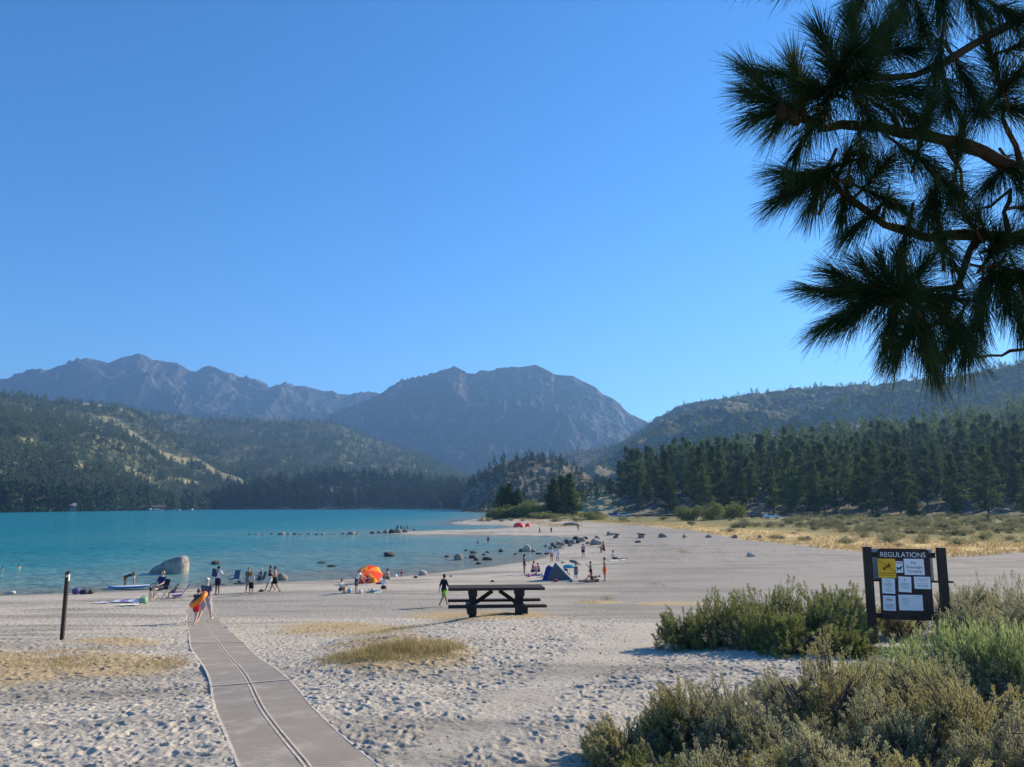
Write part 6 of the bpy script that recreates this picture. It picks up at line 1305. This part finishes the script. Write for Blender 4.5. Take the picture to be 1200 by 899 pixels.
towel('green towel spread between the people at the umbrella', 440, 694, 16, 1.2, [(.05, .12, .10), (.62, .70, .64)]); towel('dark blue towel on the waterline behind the empty chair', 284, 683.4, 16, .8, [(.03, .05, .10), (.06, .08, .14)]); towel('dark towel under the people lying by the tents', 689, 681, 20, 1.2, [(.10, .05, .05), (.16, .08, .07)]); towel('pink towel lying far up the beach', 692.5, 647.5, 8, .9, [(.62, .28, .32), (.66, .34, .36)])
# paddleboard
p = ground(151, 690.5); s = depth(p) / F; L = 48 * s; b = MB(); n = 22; V = []; Fs = []
for i in range(n + 1):
    u = i / n * 2 - 1; hw = .38 * (1 - abs(u) ** 3.2) ** .6 + .004; z = .06 + .05 * abs(u) ** 3
    V += [(u * L / 2, -hw, z), (u * L / 2, -hw, z + .12), (u * L / 2, hw, z + .12), (u * L / 2, hw, z)]
for i in range(n):
    for j in range(4): Fs.append((4 * i + j, 4 * i + 4 + j, 4 * i + 4 + (j + 1) % 4, 4 * i + (j + 1) % 4))
Fs += [(0, 1, 2, 3), (4 * n + 3, 4 * n + 2, 4 * n + 1, 4 * n)]
mi = [(1 if f % 4 == 1 else 0) for f in range(4 * n)] + [0, 0]
o = link('paddleboard', mesh_np('paddleboard', V, Fs, [col((.06, .26, .55), .4), col((.74, .84, .90), .4)], True, mi), None, (p[0], p[1], gz(p[0], p[1]) + .02), (0, -.025, R(5))); tag(o, 'blue and white paddleboard lying at the waterline', 'paddleboard')
def bag(label, px, py, w, h, c, cat='bag', name='beach_bag', d=.35):
    p = ground(px, py); s = depth(p) / F; b = MB(); W, Hh = w * s, h * s
    b.ball((0, 0, Hh * .48), (W * .5, d * .5, Hh * .52), 14, 9, lambda v: (np.sign(v[0]) * abs(v[0]) ** .6, np.sign(v[1]) * abs(v[1]) ** .6, np.sign(v[2]) * abs(v[2]) ** .7)); b.tube([(-W * .25, 0, Hh * .9), (-W * .15, 0, Hh * 1.22), (W * .15, 0, Hh * 1.22), (W * .25, 0, Hh * .9)], .018, 5); o = b.build(name, col(c), None, p, (0, 0, rg.uniform(-.4, .4)), True); return tag(o, label, cat)
bag('purple bag in the dark heap behind the marker post', 89, 696, 9, 6, (.09, .07, .22)); bag('black bag beside the purple bag at the waterline', 98, 696.5, 10, 5, (.03, .03, .05)); bag('long dark duffel at the end of the heap', 105.5, 696, 8, 4, (.05, .03, .04)); bag('green cool bag at the end of the patterned blanket', 168, 707.5, 9, 7.5, (.22, .42, .24), 'cooler', 'cool_bag', .5)
bag('white bag at the feet of the man by the umbrella', 422.5, 695.5, 5, 4, (.80, .80, .78)); bag('teal bag on the sand between child and man', 409.5, 695, 5, 5, (.30, .50, .50)); bag('small white bag on the towel at the umbrella', 436.5, 693, 4, 3, (.75, .72, .72)); bag('dark bag lying before the grey tent', 644, 678.5, 6, 2.6, (.05, .06, .09)); bag('dark brown bag left alone on the sand beyond the mat', 306, 693.5, 5, 2.2, (.08, .07, .06)); bag('navy bag beside the empty blue chair', 280.5, 684, 6, 3, (.04, .05, .10)); bag('pale bucket shaped bag at the water near the swimmers', 13, 696, 9, 3.4, (.55, .52, .48)); bag('small white bottle bag beside the magenta toddler', 464, 676.5, 2.5, 3.2, (.75, .75, .75)); bag('black bag with pink strap near the towel under umbrella', 445, 684.5, 9, 2, (.30, .06, .14))
bag('pink bag beside the navy blanket', 620, 676, 4, 3, (.62, .22, .32)); bag('white cool bag between the blanket and the blue shelter', 635.5, 676.5, 4.5, 4, (.72, .72, .74)); bag('red bag on the sand before the grey tent', 651, 681.5, 5, 2.8, (.45, .07, .06)); bag('small teal bag beside the child in blue shorts', 669, 681.5, 4, 2.6, (.06, .30, .34)); bag('brown bag near the feet of the boy in orange shorts', 700, 681.5, 4, 2.4, (.20, .12, .07)); bag('dark bag on the sand beside the dark parasol', 663, 669, 5, 2.5, (.05, .05, .07))
# striped umbrella tipped on the sand
p = ground(432, 683.5); s = depth(p) / F; r_ = 17 * s
t = empty('beach_umbrella', p, 0, 'red, orange and yellow striped beach umbrella tipped on its side', 'umbrella'); n, m = 32, 8; V = []; Fs = []; mi = []
for i in range(m + 1):
    a = i / m * R(82)
    for k in range(n): q = 1 - .12 * (.5 - math.cos(8 * 2 * PI * k / n) * .5) * (i / m); V.append((r_ * math.sin(a) * q * math.cos(2 * PI * k / n), r_ * math.sin(a) * q * math.sin(2 * PI * k / n), r_ * .60 * math.cos(a)))
for i in range(m):
    for k in range(n): Fs.append((i * n + k, (i + 1) * n + k, (i + 1) * n + (k + 1) % n, i * n + (k + 1) % n)); g = k // 4; mi.append((g % 2) if i < 5 else (2 if g % 2 else 0))
mm_ = []
for c_, nm_ in (((.85, .10, .06), 'a'), ((.90, .32, .05), 'b'), ((.92, .52, .12), 'c')):
    mm_.append(leafy('umbrella cloth ' + nm_, c_, tuple(x * .9 for x in c_), .55, .8, .01))
TM = Matrix.Rotation(R(18), 4, 'Z') @ Matrix.Rotation(R(-6), 4, 'Y') @ Matrix.Rotation(R(-52), 4, 'X')
o = link('canopy', mesh_np('canopy', V, Fs, mm_, True, mi), t); o.matrix_local = Matrix.Translation((0, .0, r_ * .40)) @ TM
b = MB(); b.tube([(0, 0, r_ * .80), (0, 0, -r_ * .25)], .018, 8); o = b.build('pole', WHITE, t); o.matrix_local = Matrix.Translation((0, .0, r_ * .40)) @ TM
p = ground(424, 693); b = MB(); b.tube([(0, 0, 0), (-9 * s, -.1, 15 * s)], .02, 6); o = b.build('umbrella_pole', WHITE, None, (p[0] + .45, p[1], p[2])); tag(o, 'loose white pole held slanting by the man at the umbrella', 'pole')
# tents
def shelter(label, px, py, w, h, c, d=1.6, rz=0, open_=True, cat='tent', name='beach_tent'):
    p = ground(px, py); s = depth(p) / F; W, Hh = w * s / 2, h * s; t = empty(name, p, rz, label, cat); n = 14; V = []; Fs = []
    for i in range(n + 1):
        a = PI * i / n
        for j in range(9):
            u = j / 8; q = math.sqrt(max(0, 1 - (u * .97) ** 2)) if open_ else math.sqrt(max(0, 1 - (2 * u - 1) ** 2 * .94)); V.append((W * math.cos(a) * (.35 + .65 * q), u * d - d * .3, Hh * max(0, math.sin(a)) ** .8 * q))
    for i in range(n):
        for j in range(8): Fs.append((i * 9 + j, (i + 1) * 9 + j, (i + 1) * 9 + j + 1, i * 9 + j + 1))
    link('canopy', mesh_np('canopy', V, Fs, col(c), True), t)
    b = MB(); b.tube([(W * math.cos(a), -d * .3, Hh * max(0, math.sin(a)) ** .8) for a in np.linspace(0, PI, 15)], .02, 5); b.build('hoop', mottled('tent hoop', (.65, .65, .62), None, 9, .5, 0), t); return t
p = ground(656, 680); s = depth(p) / F; t = empty('beach_tent', p, 0, 'silver grey peaked tent with white edge among the sunbathers', 'tent'); b = MB()
fr = [(-16, 0, 0), (-14.5, 0, 7), (-10, .2, 14), (-5, .4, 21.5), (-2, .3, 18.5), (7, .1, 9.5), (17, 0, 0)]; bk = [(-13, 1.5, 0), (-11, 1.4, 6), (-7, 1.2, 12), (-3, 1.1, 16), (0, 1.2, 14), (6, 1.4, 7), (13, 1.6, 0)]
Vt = [(x * s * .9, y, z * s * .95) for x, y, z in fr] + [(x * s * .9, y, z * s * .95) for x, y, z in bk]
b.add(Vt, [(k, k + 1, k + 8, k + 7) for k in range(6)] + [(0, 1, 2, 3, 4, 5, 6)]); b.build('canopy', col((.13, .13, .125)), t)
b = MB(); b.tube([Vector(v) + Vector((0, -.04, 0)) for v in (Vt[3], Vt[4], Vt[5], Vt[6])], .055, 6); b.build('white_edge', WHITE, t)
p = ground(641, 679.5); s = depth(p) / F; t = empty('wind_shelter', p, R(-20), 'deep blue cloth shelter leaning against the grey tent', 'shelter'); b = MB()
b.prism([(-5 * s, 0), (4.6 * s, 0), (7.4 * s, 13 * s), (3.4 * s, 17.5 * s), (-.4 * s, 14.5 * s)], -.12, .10); b.build('panel', col((.015, .035, .26)), t); b = MB(); b.tube([(7.4 * s, .13, 13 * s), (8.5 * s, .6, -.02)], .015, 5); b.tube([(-.4 * s, .13, 14 * s), (-1 * s, .7, -.02)], .015, 5); b.build('prop', WHITE, t)
p = ground(667.5, 672.5); s = depth(p) / F; t = empty('sun_parasol', p, 0, 'turquoise parasol low behind the grey tent', 'umbrella'); b = MB(); b.ball((0, 0, 7.5 * s), (8 * s, 8 * s, 3.4 * s), 18, 8, lambda v: (v[0], v[1], max(v[2], -.15))); o = b.build('canopy', col((.03, .34, .46)), t, smooth_=True); b = MB(); b.tube([(0, 0, -.1), (0, 0, 9 * s)], .02, 6); b.build('pole', WHITE, t)
p = ground(674.5, 667); s = depth(p) / F; t = empty('dark_parasol', (p[0], p[1] + 2, gz(p[0], p[1] + 2)), 0, 'dark grey parasol lying tilted on the sand beyond the child in red top', 'umbrella'); b = MB(); b.ball((0, 0, 6 * s), (7.5 * s, 7.5 * s, 3.0 * s), 16, 8, lambda v: (v[0], v[1], max(v[2], -.2))); o = b.build('canopy', col((.09, .095, .10)), t, smooth_=True); o.rotation_euler = (0, .28, 0); b = MB(); b.tube([(0, 0, 6 * s), (.3, .2, -.1)], .02, 6); b.build('pole', WHITE, t)
shelter('bright red low tent on the far sand below the point', 609, 618.2, 13, 6, (.80, .05, .03), 2.6, R(20), False); shelter('smaller red tent next to the bright red low tent', 618.5, 617.6, 7, 4.4, (.78, .07, .04), 2.0, R(-10), False)
